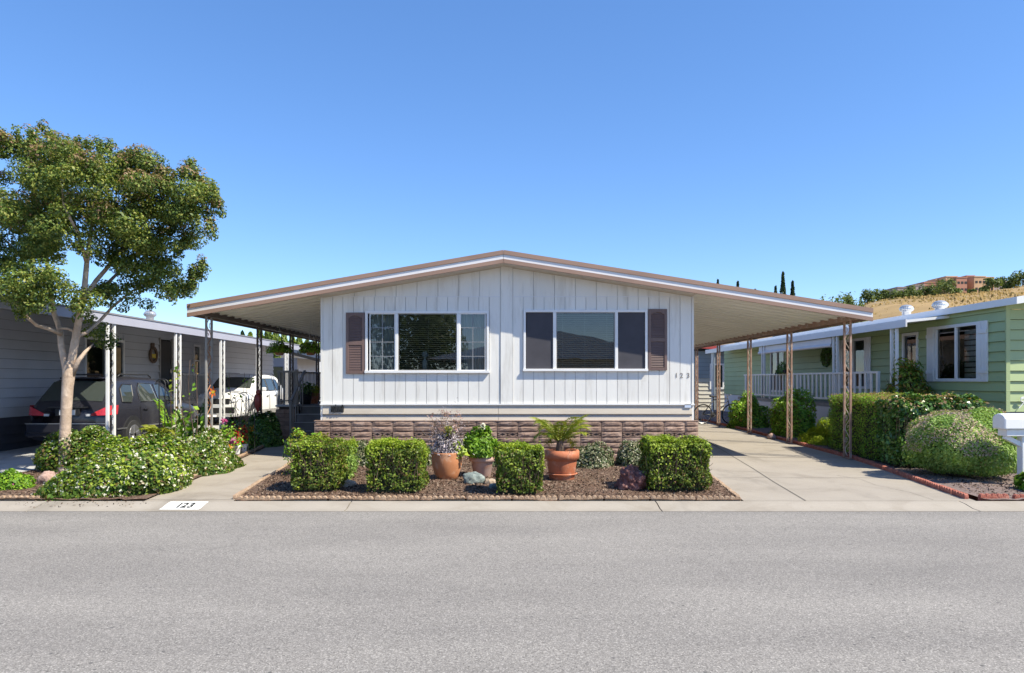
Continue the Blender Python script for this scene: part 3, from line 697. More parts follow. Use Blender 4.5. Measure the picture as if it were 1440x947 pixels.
# other walls, floor, inner faces
m = MB().box(XW0, XW0 + .08, YF + .10, YB, 0.1, rtop(XW0) - .16); m.box(XW1 - .08, XW1, YF + .10, YB, 0.1, rtop(XW1) - .16)
m.prism([(XW0, YB - .1, .2), (XW1, YB - .1, .2), (XW1, YB - .1, rtop(XW1) - .16), (RX, YB - .1, RZ - .16), (XW0, YB - .1, rtop(XW0) - .16)], (0, .1, 0))
m.build('side_wall', 'white_siding', home)
m = MB().box(XW0 + .09, XW1 - .09, YF + .1, YB - .12, ZS - .1, ZS); m.box(XW0 + .09, XW1 - .09, YF + 3.4, YF + 3.5, ZS + .01, 3.2); m.box(-.1, 0, YF + .1, YF + 3.39, ZS + .01, 3.2)
m.box(XW0 + .09, XW1 - .09, YF + .1, YF + 3.5, 3.21, 3.25)
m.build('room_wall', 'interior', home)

# skirting of split-face blocks, with hollow vent blocks
sk = MB(); vent_x = [480.6 + 58.3 * k for k in range(9)]
bw = 29.15 * YF / F; cols = []
c0 = xf(480.6) - bw / 2
xk = [c0 + bw * k for k in range(-1, 20)]
XS0, XS1 = xf(443.5), xf(980.5)
xk = [max(XS0, min(XS1, v)) for v in xk]; rows = 7; rh = ZS / 7.4
YS = YF - 0.09
rr = random.Random(3)
for k in range(len(xk) - 1):
    a, b = xk[k] + .004, xk[k + 1] - .004
    if b - a < .03: continue
    isvent = k % 2 == 1 and k < 18
    for r in range(8):
        z1 = ZS - r * rh - .003; z0 = max(0, ZS - (r + 1) * rh + .003)
        if z1 - z0 < .02: continue
        if isvent and r == 2: continue
        # pillow-faced split block: a small grid pushed out unevenly
        nx_, nz_ = 6, 4; base = len(sk.v)
        for jz in range(nz_ + 1):
            for ix in range(nx_ + 1):
                e = min(ix, nx_ - ix, jz * 1.5, (nz_ - jz) * 1.5)
                o_ = 0 if e == 0 else 0.010 + 0.009 * min(e, 2) / 2 + rr.uniform(-.005, .006)
                sk.v.append((a + (b - a) * ix / nx_, YS - o_, z0 + (z1 - z0) * jz / nz_))
        for jz in range(nz_):
            for ix in range(nx_):
                q = base + jz * (nx_ + 1) + ix; sk.f.append((q, q + 1, q + nx_ + 2, q + nx_ + 1))
        sk.add([(a, YS, z0), (b, YS, z0), (b, YS + .03, z0), (a, YS + .03, z0), (a, YS, z1), (b, YS, z1), (b, YS + .03, z1), (a, YS + .03, z1)], [(0, 3, 2, 1), (4, 5, 6, 7), (3, 0, 4, 7), (1, 2, 6, 5)])
sk.box(XS0, XS1, YS - .016, YF - .002, ZS - .001, ZS + .012)
skirt = sk.build('block_skirting', 'block', home)
m = MB().box(XS0 + .004, XS1 - .004, YS + .02, YF - .004, -.05, ZS - .004); m.box(XS0 + .004, XS0 + .1, YF, YB, -.05, ZS - .004).box(XS1 - .1, XS1 - .004, YF, YB, -.05, ZS - .004)
m.build('skirting_backing', 'block_dark', skirt)
for k in range(1, len(xk) - 1, 2):
    a, b = xk[k] + .008, xk[k + 1] - .008
    if b - a < .2: continue
    z1 = ZS - 2 * rh - .004; z0 = ZS - 3 * rh + .006; zm = (z0 + z1) / 2
    v = MB(); n_ = 2; wd = (b - a) / n_
    v.box(a, b, YS - .008, YS + .02, z1 - .014, z1).box(a, b, YS - .008, YS + .02, z0, z0 + .014)
    for q in range(n_):
        x0 = a + wd * q
        for (p_, q_) in (((x0, zm), (x0 + wd / 2, z1 - .018)), ((x0 + wd / 2, z1 - .018), (x0 + wd, zm)), ((x0, zm), (x0 + wd / 2, z0 + .018)), ((x0 + wd / 2, z0 + .018), (x0 + wd, zm))):
            v.bar((p_[0], YS + .004, p_[1]), (q_[0], YS + .004, q_[1]), .018, .013, up=(0, 1, 0))
    v.build('vent_block', 'block', skirt)

# windows
def panes_window(side, panes, kind):
    x0, x1, z0, z1 = WIN[side]
    f = MB(); d0, d1 = YF - .045, YF + .05; s = 0.052
    f.box(x0, x1, d0, d1, z1 - s, z1).box(x0 - .01, x1 + .01, d0 - .025, d1, z0, z0 + s * 0.95)
    f.box(x0, x0 + s * .9, d0, d1, z0 + s * .95, z1 - s).box(x1 - s * .9, x1, d0, d1, z0 + s * .95, z1 - s)
    for (a, b) in zip(panes, panes[1:]): f.box(a[1], b[0], d0 + .004, d1, z0 + s * .95, z1 - s)
    win = f.build('window', 'white_trim', home, bevel=0.005)
    for i, (a, b) in enumerate(panes):
        za, zb = z0 + s * .95, z1 - s
        if kind == 'grid' and i != 1 or i == 1:
            p = MB().quad((a, YF - .012, za), (b, YF - .012, za), (b, YF - .012, zb), (a, YF - .012, zb)).build('pane', 'glass', win)
            fr = MB(); t_ = .016
            fr.box(a, a + t_, YF - .03, YF + .02, za, zb).box(b - t_, b, YF - .03, YF + .02, za, zb).box(a + t_, b - t_, YF - .03, YF + .02, za, za + t_).box(a + t_, b - t_, YF - .03, YF + .02, zb - t_, zb)
            fr.build('sash', 'white_trim' if i != 1 else 'grey_metal', win)
        if kind == 'grid' and i != 1:
            g_ = MB(); mx_ = (a + b) / 2
            g_.box(mx_ - .007, mx_ + .007, YF - .026, YF - .016, za + .017, zb - .017)
            for q in (1, 2, 3):
                zz = za + (zb - za) * q / 4; g_.box(a + .017, mx_ - .008, YF - .026, YF - .016, zz - .007, zz + .007).box(mx_ + .008, b - .017, YF - .026, YF - .016, zz - .007, zz + .007)
            g_.build('muntin', 'muntin', win)
            cu = MB(); nn_ = 40; pr = []
            for q in range(nn_ + 1):
                u = q / nn_; xx = a + (b - a) * (0.02 + 0.96 * u)
                cu.v += [(xx, YF + .16 + .022 * math.sin(u * 34), za), (xx, YF + .16 + .022 * math.sin(u * 34), zb)]
            cu.f = [(2 * q, 2 * q + 2, 2 * q + 3, 2 * q + 1) for q in range(nn_)]
            cu.build('curtain', 'curtain', win, smooth=True)
        if kind == 'screen' and i != 1:
            MB().box(a, b, YF - .016, YF - .008, za, zb).build('insect_screen', 'screen', win)
        if i == 1:
            bl = MB(); z = za + .01; pitch = 0.040
            while z < zb - .01:
                bl.add([(a + .01, YF + .13, z + .012), (b - .01, YF + .13, z + .012), (b - .01, YF + .168, z - .006), (a + .01, YF + .168, z - .006)], [(0, 1, 2, 3)]); z += pitch
            for q in (.12, .5, .88): xx = a + (b - a) * q; bl.box(xx - .002, xx + .002, YF + .127, YF + .129, za, zb)
            bl.build('blind', 'blind', win)
    return win
panes_window('l', [(xf(520), xf(556)), (xf(560), xf(642.6)), (xf(647), xf(683))], 'grid')
wl = panes_window('r', [(xf(740), xf(777.5)), (xf(782), xf(864.5)), (xf(868.6), xf(906))], 'screen')
# ornament standing on the left sill inside
m = MB().lathe([(.0, 0), (.05, .0), (.055, .12), (.05, .2), (.02, .22), (.02, .25), (.05, .27), (.065, .32), (.05, .37), (0, .39)], (xf(597), YF + .07, WIN['l'][2] + .06), 14)
tag(m.build('sill_ornament', 'curtain', smooth=True, loc=(xf(597), YF + .07, WIN['l'][2] + .06)), 'pale jar with round top standing inside the window beside the path side shutter', 'ornament')

# louvred shutters
def shutter(x0, x1, z0, z1):
    f = MB(); s = .055; y0, y1 = YF - .042, YF - .006; zm = z0 + (z1 - z0) * .5
    f.box(x0, x0 + s, y0, y1, z0, z1).box(x1 - s, x1, y0, y1, z0, z1)
    f.box(x0 + s, x1 - s, y0, y1, z0, z0 + s).box(x0 + s, x1 - s, y0, y1, zm - .04, zm + .04)
    # arched head
    n_ = 10; zt = z1 - .045; arc = []
    for k in range(n_ + 1):
        u = k / n_; arc.append((x0 + s + (x1 - x0 - 2 * s) * u, y0, zt - .07 + .055 * math.sin(math.pi * u)))
    f.prism(arc + [(x1 - s, y0, z1), (x0 + s, y0, z1)], (0, y1 - y0, 0))
    f.box(x0 + s, x1 - s, YF - .014, YF - .007, z0 + s, zm - .04).box(x0 + s, x1 - s, YF - .014, YF - .007, zm + .04, zt - .0)
    o = f.build('shutter', 'shutter', home, bevel=0.004)
    l = MB()
    for (a, b) in ((z0 + s + .012, zm - .052), (zm + .052, zt - .035)):
        n_ = int((b - a) / .032)
        for k in range(n_):
            z = a + (b - a) * (k + .5) / n_
            l.prism([(x0 + s, y0 + .008, z - .014), (x0 + s, y0 + .014, z - .017), (x0 + s, YF - .016, z + .010), (x0 + s, YF - .020, z + .014)], (x1 - x0 - 2 * s, 0, 0))
    l.build('louvre', 'shutter', o)
    return o
shutter(xf(487), xf(513), zf(526), zf(440)); shutter(xf(911.3), xf(937.6), zf(521), zf(435))

# house numerals, vent, label plate on the wall
for ch, p in (('1', 948.6), ('2', 955.8), ('3', 965.2)):
    vs, fs = text_mb(ch, 0.138, 0.0); m = MB()
    m.add([(xf(p) + a, YF - .012, zf(531.5) + b) for a, b, c in vs], fs); k = len(vs)
    m.add([(xf(p) + a, YF - .005, zf(531.5) + b) for a, b, c in vs], [tuple(reversed(f)) for f in fs])
    m.build('house_numeral', 'digit', home)
m = MB().box(xf(466), xf(484), YF - .052, YF - .02, zf(579.5), zf(571.5))
for q in range(9): m.bar((xf(466 + q * 2 + R.uniform(-1, 1)), YF - .06, zf(579 + R.uniform(-2, 2))), (xf(468 + q * 2 + R.uniform(-2, 2)), YF - .06, zf(571 + R.uniform(-2, 2))), .02)
m.build('dryer_vent', 'black_iron', home)
MB().box(xf(962), xf(971), YF - .05, YF - .02, zf(573.5), zf(566.8) - .03).build('meter_plate', 'label_blue', home)

# roof: two planes reaching out over both carports
YE = 28.0
def roof_slab(x0, x1, y0, y1, dt, db):
    return [(x0, y0, rtop(x0) - dt), (x1, y0, rtop(x1) - dt), (x1, y0, rtop(x1) - db), (x0, y0, rtop(x0) - db)], (0, y1 - y0, 0)
m = MB(); m.prism(*roof_slab(LX, RX, YR + .03, YE, .012, .10)); m.prism(*roof_slab(RX, EX, YR + .03, YE, .012, .10))
m.prism(*roof_slab(XW0 - .3, RX, YE + .001, YB + .3, .012, .10)); m.prism(*roof_slab(RX, XW1 + .3, YE + .001, YB + .3, .012, .10))
roof = m.build('roof', 'roof_grey', home)
for (a, b) in ((LX, RX), (RX, EX)):
    for nm, mt, t0, t1, yo in (('fascia_cap', 'brown_trim', 0.0, .085, -.028), ('fascia_board', 'lilac_white', .088, .172, -.010), ('fascia_trim', 'brown_trim', .175, .25, -.022)):
        m = MB(); m.prism(*roof_slab(a + (.003 if a == RX else 0), b - (.003 if b == RX else 0), YR + yo, YR + .028, t0, t1)); m.build(nm, mt, roof)
# front soffit
m = MB(); m.prism(*roof_slab(XW0 + .02, RX, YR + .03, YF - .024, .235, .25)); m.prism(*roof_slab(RX, XW1 - .02, YR + .03, YF - .024, .235, .25))
m.prism(*roof_slab(XW0 + .03, CB0, YF - .02, YF + .01, .135, .26)); m.prism(*roof_slab(CB1, XW1 - .03, YF - .02, YF + .01, .135, .26))
m.build('soffit', 'cream', roof)
# corrugated pan ceilings under the canopies
def pans(x0, x1, y0, y1, nm):
    m = MB(); y = y0; pr = []
    while y < y1:
        pr += [(y, 0), (y + .05, .075), (y + .17, .075), (y + .22, 0)]; y += .4
    for (y, dz) in pr: m.v += [(x0, y, rtop(x0) - .125 - dz + .035), (x1, y, rtop(x1) - .125 - dz + .035)]
    for i in range(len(pr) - 1): m.f.append((2 * i, 2 * i + 1, 2 * i + 3, 2 * i + 2))
    return m.build(nm, 'ceiling', roof)
pans(LX + .03, XW0 - .014, YR + .06, YE, 'canopy_ceiling'); pans(XW1 + .014, EX - .03, YR + .06, YE, 'canopy_ceiling')
BXL, BXR = -6.06, 6.86
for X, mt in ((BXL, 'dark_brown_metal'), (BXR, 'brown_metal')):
    zt = rtop(X) - .13
    m = MB().box(X - .045, X + .045, YR + .08, YE, zt - .105, zt - .002); m.box(X - .06, X + .06, YR + .08, YE, zt - .022, zt - .001)
    m.build('canopy_beam', mt, roof)
# outer eave edge strip
for X, s in ((LX, 1), (EX, -1)):
    m = MB().box(min(X, X + s * .03), max(X, X + s * .03), YR + .03, YE, rtop(X) - .22, rtop(X) - .013); m.build('eave_gutter', 'brown_trim', roof)

def scroll_post(x, y, z0, z1, sep, mat, mat2, parent, wb=.04, along_y=True, name='canopy_post'):
    m = MB()
    o = (0, sep) if along_y else (sep, 0)
    for k in (0, 1): xx, yy = x + o[0] * k, y + o[1] * k; m.box(xx - wb / 2, xx + wb / 2, yy - wb / 2, yy + wb / 2, z0, z1)
    m.box(x - wb, x + o[0] + wb, y - wb, y + o[1] + wb, z0, z0 + .012)
    p = m.build(name, mat, parent, bevel=.004)
    s = MB(); n_ = max(3, int((z1 - z0) / .42)); hh = (z1 - z0 - .1) / n_
    for i in range(n_):
        zz = z0 + .05 + i * hh; pts = []
        for k in range(17):
            u = k / 16; a = math.sin(2 * math.pi * u) * .36 + .5
            pts.append((x + o[0] * a, y + o[1] * a, zz + hh * u))
        s.tube(pts, .0085, 4)
        for c_, d_ in ((.28, .3), (.72, .7)):
            pts = [(x + o[0] * (d_ + .16 * math.cos(v)), y + o[1] * (d_ + .16 * math.cos(v)), zz + hh * c_ + .05 * math.sin(v)) for v in np.linspace(0, 5.2, 9)]
            s.tube(pts, .007, 4)
    s.build('scrollwork', mat2, p)
    return p
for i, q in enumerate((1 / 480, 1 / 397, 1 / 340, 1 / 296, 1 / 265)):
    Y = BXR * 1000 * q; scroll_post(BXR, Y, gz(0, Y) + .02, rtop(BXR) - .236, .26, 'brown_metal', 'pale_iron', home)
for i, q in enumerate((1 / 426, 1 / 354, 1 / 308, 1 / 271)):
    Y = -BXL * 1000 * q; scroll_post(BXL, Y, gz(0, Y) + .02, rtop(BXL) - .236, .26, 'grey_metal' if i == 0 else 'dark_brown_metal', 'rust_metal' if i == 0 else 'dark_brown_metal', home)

# ------------------------------------------------------------------ porch with steps, beside the home
PZ = 0.93; PY = 19.75
porch = thing('porch', (-5.0, PY, .1), 'raised dark porch with grey steps and baluster railing beside the white home', 'porch')
MB().box(-6.25, -3.9, PY, 27, PZ - .09, PZ).build('deck', 'wood_deck', porch)
for k in range(4):
    zt = .11 + .205 * (k + 1) - .03; y0 = PY - .30 * (4 - k) + .0
    s = MB().box(-5.72, -4.35, y0, PY - .005 - .001 * k, zt - .2 if k else .08, zt).build('step', 'wood_deck', porch)
    MB().box(-5.725, -4.35, y0 - .02, y0 + .04, zt + .001, zt + .018).build('nosing', 'step_edge', s)
sb = MB(); rr = random.Random(5)
for r in range(8):
    z0 = .08 + r * .108; z1 = min(PZ - .1, z0 + .1)
    for a, b in ((-6.28, -6.05), (-6.045, -5.76)):
        sb.box(a, b, PY - .62, PY - .55 + rr.uniform(0, .015), z0, z1)
    for q in range(14): sb.box(-6.28 + rr.uniform(0, .01), -6.2, PY - .54 + q * .55, PY + q * .55, z0, z1)
sb.build('block_base', 'block', porch)
MB().box(-6.2, -5.76, PY - .55, PY - .01, .08, PZ - .02).build('base_backing', 'block_dark', porch)
MB().box(-6.28, -5.74, PY - .66, PY, PZ - .02, PZ + .02).build('landing', 'step_edge', porch)
rl = MB()
rl.box(-6.26, -6.2, PY - .6, 27, PZ + .90, PZ + .95).box(-6.245, -6.215, PY - .6, 27, PZ + .1, PZ + .13)
for q in range(50): y = PY - .58 + q * .15; rl.box(-6.243, -6.217, y, y + .025, PZ + .03, PZ + .90)
rl.box(-6.2, -5.72, PY - .6, PY - .56, PZ + .90, PZ + .95)
for q in range(4): rl.box(-6.2 + q * .13, -6.17 + q * .13, PY - .595, PY - .57, PZ + .03, PZ + .9)
rl.box(-5.76, -5.69, PY - .62, PY - .55, PZ + .03, PZ + .98)
rl.box(-6.2, -4.0, 22.5, 22.54, PZ + .9, PZ + .95)
for q in range(15): rl.box(-6.1 + q * .145, -6.06 + q * .145, 22.505, 22.535, PZ + .01, PZ + .9)
rl.build('railing', 'grey_wood', porch)
hr = MB().bar((-5.7, PY - 1.2, 1.08), (-5.7, PY + .1, PZ + .95), .06, .05)
hr.box(-5.73, -5.67, PY - 1.22, PY - 1.16, .1, 1.06)
for q in range(1, 6): y = PY - 1.2 + q * .21; hr.box(-5.715, -5.685, y, y + .03, .2 + q * .15, 1.06 + q * .14)
hr.build('stair_rail', 'grey_wood', porch)
# ================================================================== neighbouring homes
def lap_wall_x(X, y0, y1, z0, z1, face, holes, pitch=.2):
    """lap siding on a wall in the plane x = X, seen from face (+1 / -1); holes are (y0, y1, z0, z1)"""
    m = MB(); n_ = int(round((z1 - z0) / pitch))
    for i in range(n_):
        a = z0 + (z1 - z0) * i / n_; b = z0 + (z1 - z0) * (i + 1) / n_
        for (ya, yb, c, d) in cut((y0, y1, a, b), holes):
            g_ = .006 if c == a else 0; m.prism([(X, ya, c + g_), (X + face * (.04 if c == a else .012), ya, c + g_), (X + face * .006, ya, d), (X, ya, d)], (0, yb - ya, 0))
    return m
def lap_wall_y(Y, x0, x1, z0, z1, holes=(), pitch=.2):
    m = MB(); n_ = int(round((z1 - z0) / pitch))
    for i in range(n_):
        a = z0 + (z1 - z0) * i / n_; b = z0 + (z1 - z0) * (i + 1) / n_
        for (xa, xb, c, d) in cut((x0, x1, a, b), list(holes)):
            g_ = .007 if c == a else 0; m.prism([(xa, Y, c + g_), (xa, Y - (.04 if c == a else .012), c + g_), (xa, Y - .006, d), (xa, Y, d)], (xb - xa, 0, 0))
    return m
def side_window(parent, X, face, y0, y1, z0, z1, split=True, trim='white_trim', shut=None, name='window', mid=False):
    f = MB(); w_ = .07; xa, xb = sorted((X - face * .04, X + face * .05))
    f.box(xa, xb, y0 - w_, y0, z0 - w_, z1 + w_).box(xa, xb, y1, y1 + w_, z0 - w_, z1 + w_).box(xa, xb, y0, y1, z1, z1 + w_).box(xa, xb, y0, y1, z0 - w_, z0)
    if split: f.box(xa, xb, (y0 + y1) / 2 - .03, (y0 + y1) / 2 + .03, z0, z1)
    if mid: f.box(xa, xb, y0, y1, (z0 + z1) / 2 - .03, (z0 + z1) / 2 + .03)
    o = f.build(name, trim, parent, bevel=.004)
    ya, yb = (y0, y1) if face > 0 else (y1, y0)
    MB().quad((X + face * .01, ya, z0), (X + face * .01, yb, z0), (X + face * .01, yb, z1), (X + face * .01, ya, z1)).build('pane', 'glass_dark', o)
    if shut:
        for (a, b) in ((y0 - w_ - shut, y0 - w_ - .01), (y1 + w_ + .01, y1 + w_ + shut)):
            s = MB(); nb = 3
            for q in range(nb): s.box(*sorted((X + face * .03, X + face * .06)), a + (b - a) * q / nb + .005, a + (b - a) * (q + 1) / nb - .005, z0 - w_, z1 + w_)
            for zz in (z0 + .15, z1 - .15): s.box(*sorted((X + face * .061, X + face * .08)), a + .005, b - .005, zz - .04, zz + .04)
            s.build('shutter', trim, parent)
    return o

# ---- grey home with its carport
GX = -11.3; GE = -8.3
gh = thing('grey_home', (GX, 20, 0), 'long blue grey sided home with white posts and carport beside the crape myrtle', 'house')
gholes = [(18.9, 20.8, 1.35, 2.78), (22.97, 23.74, 1.0, 2.95), (25.4, 25.9, 1.75, 2.9)]
lap_wall_x(GX, 12.2, 34, .78, 3.42, 1, gholes, .22).build('wall', 'grey_siding', gh)
m = MB()
for (ya, yb, c, d) in cut((12.2, 34, .0, 3.45), gholes): m.box(GX - .12, GX - .002, ya, yb, c, d)
m.build('wall_frame', 'lap_shadow', gh)
m = lap_wall_x(GX, 12.2, 34, .02, .77, 1, [], .19); m.build('skirting', 'grey_skirt', gh)
lap_wall_y(12.2, GX - 7, GX + .03, .3, 3.5).build('front_wall', 'grey_siding', gh)
m = MB().box(GX - 5, GX - .8, 12.3, 34, .3, .8); m.box(GX - 2.6, GX - 2.5, 12.3, 34, .8, 3.4); m.build('room_wall', 'interior', gh)
side_window(gh, GX, 1, 18.95, 20.75, 1.42, 2.72)
side_window(gh, GX, 1, 25.45, 25.85, 1.82, 2.83, split=False, mid=True)
d = MB().box(GX - .03, GX + .03, 23.0, 23.7, 1.02, 2.9).build('door', 'dark', gh)
MB().box(GX + .03, GX + .06, 23.62, 23.66, 1.85, 1.97).build('handle', 'chrome', d)
m = MB(); m.box(GX - .01, GX + .05, 22.9, 22.98, 1.0, 3.0).box(GX - .01, GX + .05, 23.72, 23.8, 1.0, 3.0); m.build('door_frame', 'grey_metal', gh)
def gtop(x): return 2.98 - (x - GE) * .155
def gslab(x0, x1, y0, y1, dt, db): return [(x0, y0, gtop(x0) - dt), (x1, y0, gtop(x1) - dt), (x1, y0, gtop(x1) - db), (x0, y0, gtop(x0) - db)], (0, y1 - y0, 0)
m = MB(); m.prism(*gslab(GX - 4, GE, 11.5, 34.5, .0, .06)); groof = m.build('roof', 'roof_grey', gh)
m = MB(); m.prism(*gslab(GX + .03, GE - .02, 11.6, 34.4, .075, .10))
for q in range(73): y = 11.7 + q * .31; m.prism(*gslab(GX + .03, GE - .03, y, y + .03, .101, .125))
m.build('carport_ceiling', 'lilac_white', groof)
MB().box(GE, GE + .035, 11.5, 34.5, 2.80, 2.985).build('fascia', 'grey_fascia', groof)
MB().box(GE - .02, GE + .05, 11.5, 34.5, 2.986, 3.02).build('roof_edge', 'roof_grey', groof)
for q in (562, 467, 404, 353, 313): Y = 8.28 * 1000 / q; scroll_post(GE - .02, Y, gz(0, Y), 2.80, .24, 'white_metal', 'black_iron', gh, wb=.055, name='carport_post')
# entrance landing with baluster rail
m = MB().box(GX + .04, -10.3, 22.4, 24.4, .85, .95); gl_ = m.build('landing', 'grey_wood', gh)
m = MB().box(-10.34, -10.28, 22.4, 24.4, 1.78, 1.84).box(-10.33, -10.29, 22.4, 24.4, 1.02, 1.06)
for q in range(15): y = 22.42 + q * .138; m.box(-10.33, -10.29, y, y + .045, .95, 1.78)
m.build('railing', 'grey_metal', gh)
m = MB()
for k in range(3): m.box(GX + .05, -10.35, 21.5 + .3 * k, 22.39, .1 + .25 * k, .3 + .25 * k - .005)
m.build('steps', 'grey_wood', gh)
t = thing('wall_plaque', (GX + .05, 22.45, 2.5), 'round dark wreath shaped plaque hanging on the grey siding near the door', 'plaque')
m = MB().tube([(GX + .07, 22.45 + .2 * math.cos(a), 2.42 + .22 * math.sin(a)) for a in np.linspace(0, 6.283, 17)], .05, 6); m.box(GX + .03, GX + .06, 22.35, 22.55, 2.6, 2.8)
m.build('ring', 'twig', t); MB().box(GX + .065, GX + .09, 22.33, 22.57, 2.32, 2.45).build('badge', 'yellow', t)

def turbine(x, y, z, label, r=.19):
    t = thing('roof_turbine_vent', (x, y, z), label, 'roof vent')
    MB().lathe([(r * .72, -.12), (r * .72, .09), (r * .8, .10)], (x, y, z), 20).build('collar', 'galv', t, smooth=True)
    m = MB(); n_ = 20
    for k in range(n_):
        a = 2 * math.pi * k / n_; pr = []
        for u in np.linspace(0, 1, 6):
            rad = r * (.8 + .35 * math.sin(math.pi * u)); aa = a + .35 * u; pr.append((x + rad * math.cos(aa), y + rad * math.sin(aa), z + .10 + .13 * u))
        for p, q in zip(pr, pr[1:]): m.bar(p, q, r * .27, .008, up=(math.cos(a), math.sin(a), 0))
    m.build('fins', 'galv', t)
    MB().lathe([(r * .95, .225), (r * .7, .255), (r * .3, .27), (.001, .275)], (x, y, z), 20).build('cap', 'galv', t, smooth=True)
    return t
turbine(-10.0, 19.8, gtop(-10.0) + .05, 'silver turbine vent on the dark roof of the grey home', .14)

# ---- sage green home
SX = 10.0; SE = 9.0
sg = thing('green_home', (SX, 20, 0), 'sage green sided home with white porch railing and white awning', 'house')
sholes = [(15.13, 16.6, 1.62, 2.84), (17.36, 18.0, 1.9, 2.78), (19.9, 21.3, 1.4, 2.8), (25.8, 27.1, 1.2, 2.73)]
lap_wall_x(SX, 14.3, 33, .98, 3.22, -1, sholes, .2).build('wall', 'green_siding', sg)
m = MB()
for (ya, yb, c, d) in cut((14.32, 33, .3, 3.2), sholes): m.box(SX + .002, SX + .12, ya, yb, c, d)
m.build('wall_frame', 'lap_shadow', sg)
lap_wall_y(14.3, SX - .02, SX + 7, .98, 3.25).build('front_wall', 'green_siding', sg)
m = MB().box(SX - .012, SX + .0, 14.31, 33, .0, .97).box(SX - .01, SX + 7, 14.288, 14.3, 0, .97); m.build('skirting', 'lilac_white', sg)
MB().box(SX - .03, SX + .05, 14.262, 14.3, .98, 3.2).build('corner_trim', 'green_siding', sg)
m = MB().box(SX + 1.8, SX + 1.9, 14.4, 33, .9, 3.2); m.box(SX + .13, SX + 1.79, 14.4, 33, .85, .95); m.build('room_wall', 'interior', sg)
wn = side_window(sg, SX, -1, 15.16, 16.57, 1.66, 2.80, shut=.30)
m = MB()
for q in range(9): m.box(SX + .15, SX + .16, 15.2, 15.85, 1.68 + q * .12, 1.77 + q * .12)
m.build('blind', 'white_trim', wn)
side_window(sg, SX, -1, 17.4, 17.96, 1.95, 2.73, split=False)
side_window(sg, SX, -1, 19.95, 21.25, 1.45, 2.75, shut=.3)
side_window(sg, SX, -1, 25.85, 27.05, 1.25, 2.68)
def stop_(x): return 3.21 + (x - 9.85) * .16
m = MB().prism([(9.85, 13.80, 3.12), (9.85, 13.80, 3.215), (17, 13.80, 3.215 + 7.15 * .15), (17, 13.80, 3.12 + 7.15 * .15)], (0, 20, 0)); sroof = m.build('roof', 'roof_white', sg)
MB().box(9.83, 9.849, 13.78, 33.7, 3.10, 3.24).build('fascia', 'white_trim', sroof)
MB().prism([(9.831, 13.77, 3.10), (9.831, 13.77, 3.24), (17, 13.77, 3.24 + 7.15 * .15), (17, 13.77, 3.10 + 7.15 * .15)], (0, .028, 0)).build('rake_board', 'white_trim', sroof)
m = MB().prism([(SE, 16.1, 2.93), (SE, 16.1, 2.99), (9.98, 16.1, 3.09), (9.98, 16.1, 3.03)], (0, 16.4, 0)); aw = m.build('awning', 'roof_white', sg)
MB().box(SE - .035, SE, 16.08, 32.5, 2.83, 3.0).build('awning_fascia', 'lilac_white', aw)
for Y in (16.6, 19.6, 25.2, 31.5): scroll_post(SE + .05, Y, gz(0, Y), 2.83, .22, 'white_metal', 'white_metal', sg, wb=.06, name='awning_post')
MB().box(SE, SX - .03, 17.3, 28, .88, .98).build('porch_deck', 'grey_wood', sg)
MB().box(SE - .012, SE, 17.3, 28, .0, .87).build('porch_skirting', 'lilac_white', sg)
m = MB().box(SE - .03, SE + .03, 17.3, 27.2, 1.79, 1.84).box(SE - .02, SE + .02, 17.3, 27.2, 1.08, 1.13)
rail = m.build('porch_railing', 'white_metal', sg)
m = MB()
for q in range(35): y = 17.34 + q * .285; m.box(SE - .015, SE + .015, y, y + .085, 1.13, 1.79)
for q in range(5): y = 17.34 + q * 2.4; m.box(SE - .03, SE + .03, y - .03, y + .03, .98, 1.79)
m.build('balusters', 'white_metal', rail)
sh = MB().box(SE + .06, SE + .075, 20.0, 25.8, 2.60, 2.82); sh.tube([(SE + .067, 20.0, 2.6), (SE + .067, 25.8, 2.6)], .05, 10)
sh.build('roller_shade', 'lilac_white', sg)
t = thing('wreath', (SX - .05, 22.3, 2.36), 'dark round wreath hanging on the green porch wall', 'wreath')
P = []; N = []
for k in range(900):
    a = R.uniform(0, 6.28); b = R.uniform(0, 6.28); rr_ = .23 + .08 * math.cos(b)
    P.append((SX - .06 + .06 * math.sin(b), 22.3 + rr_ * math.cos(a), 2.36 + rr_ * math.sin(a))); N.append((math.sin(b) - .8, math.cos(a) * math.cos(b), math.sin(a) * math.cos(b)))
MB().tube([(SX - .06, 22.3 + .23 * math.cos(a), 2.36 + .23 * math.sin(a)) for a in np.linspace(0, 6.283, 17)], .05, 6).build('ring', 'twig', t)
leaves('foliage', np.array(P), np.array(N), .07, .04, 'lf_dark', t)
turbine(10.56, 18.9, 3.215 + .71 * .15 + .03, 'silver turbine vent on the white roof directly above the shuttered window corner of the awning', .15)
turbine(10.24, 16.9, 3.215 + .39 * .15 - .03, 'larger looking silver turbine vent on the white roof nearer the street', .15)
for o in bpy.data.objects:
    if o.name == 'roof_turbine_vent.001': o['label'] = 'silver turbine vent on the green home above the end of its awning'
    if o.name == 'roof_turbine_vent.002': o['label'] = 'silver turbine vent on the green home above its big shuttered window'
t = thing('wall_hook', (10.25, 14.26, 1.2), 'white coiled bracket on the pale front corner of the green home', 'bracket')
MB().tube([(10.27 + .055 * math.cos(a) * (1 - a / 14), 14.22, 1.23 + .055 * math.sin(a) * (1 - a / 14)) for a in np.linspace(0, 9, 24)], .010, 6).build('coil', 'white_metal', t)
MB().bar((10.2, 14.23, 1.06), (10.32, 14.23, 1.2), .014).build('stay', 'white_metal', t)

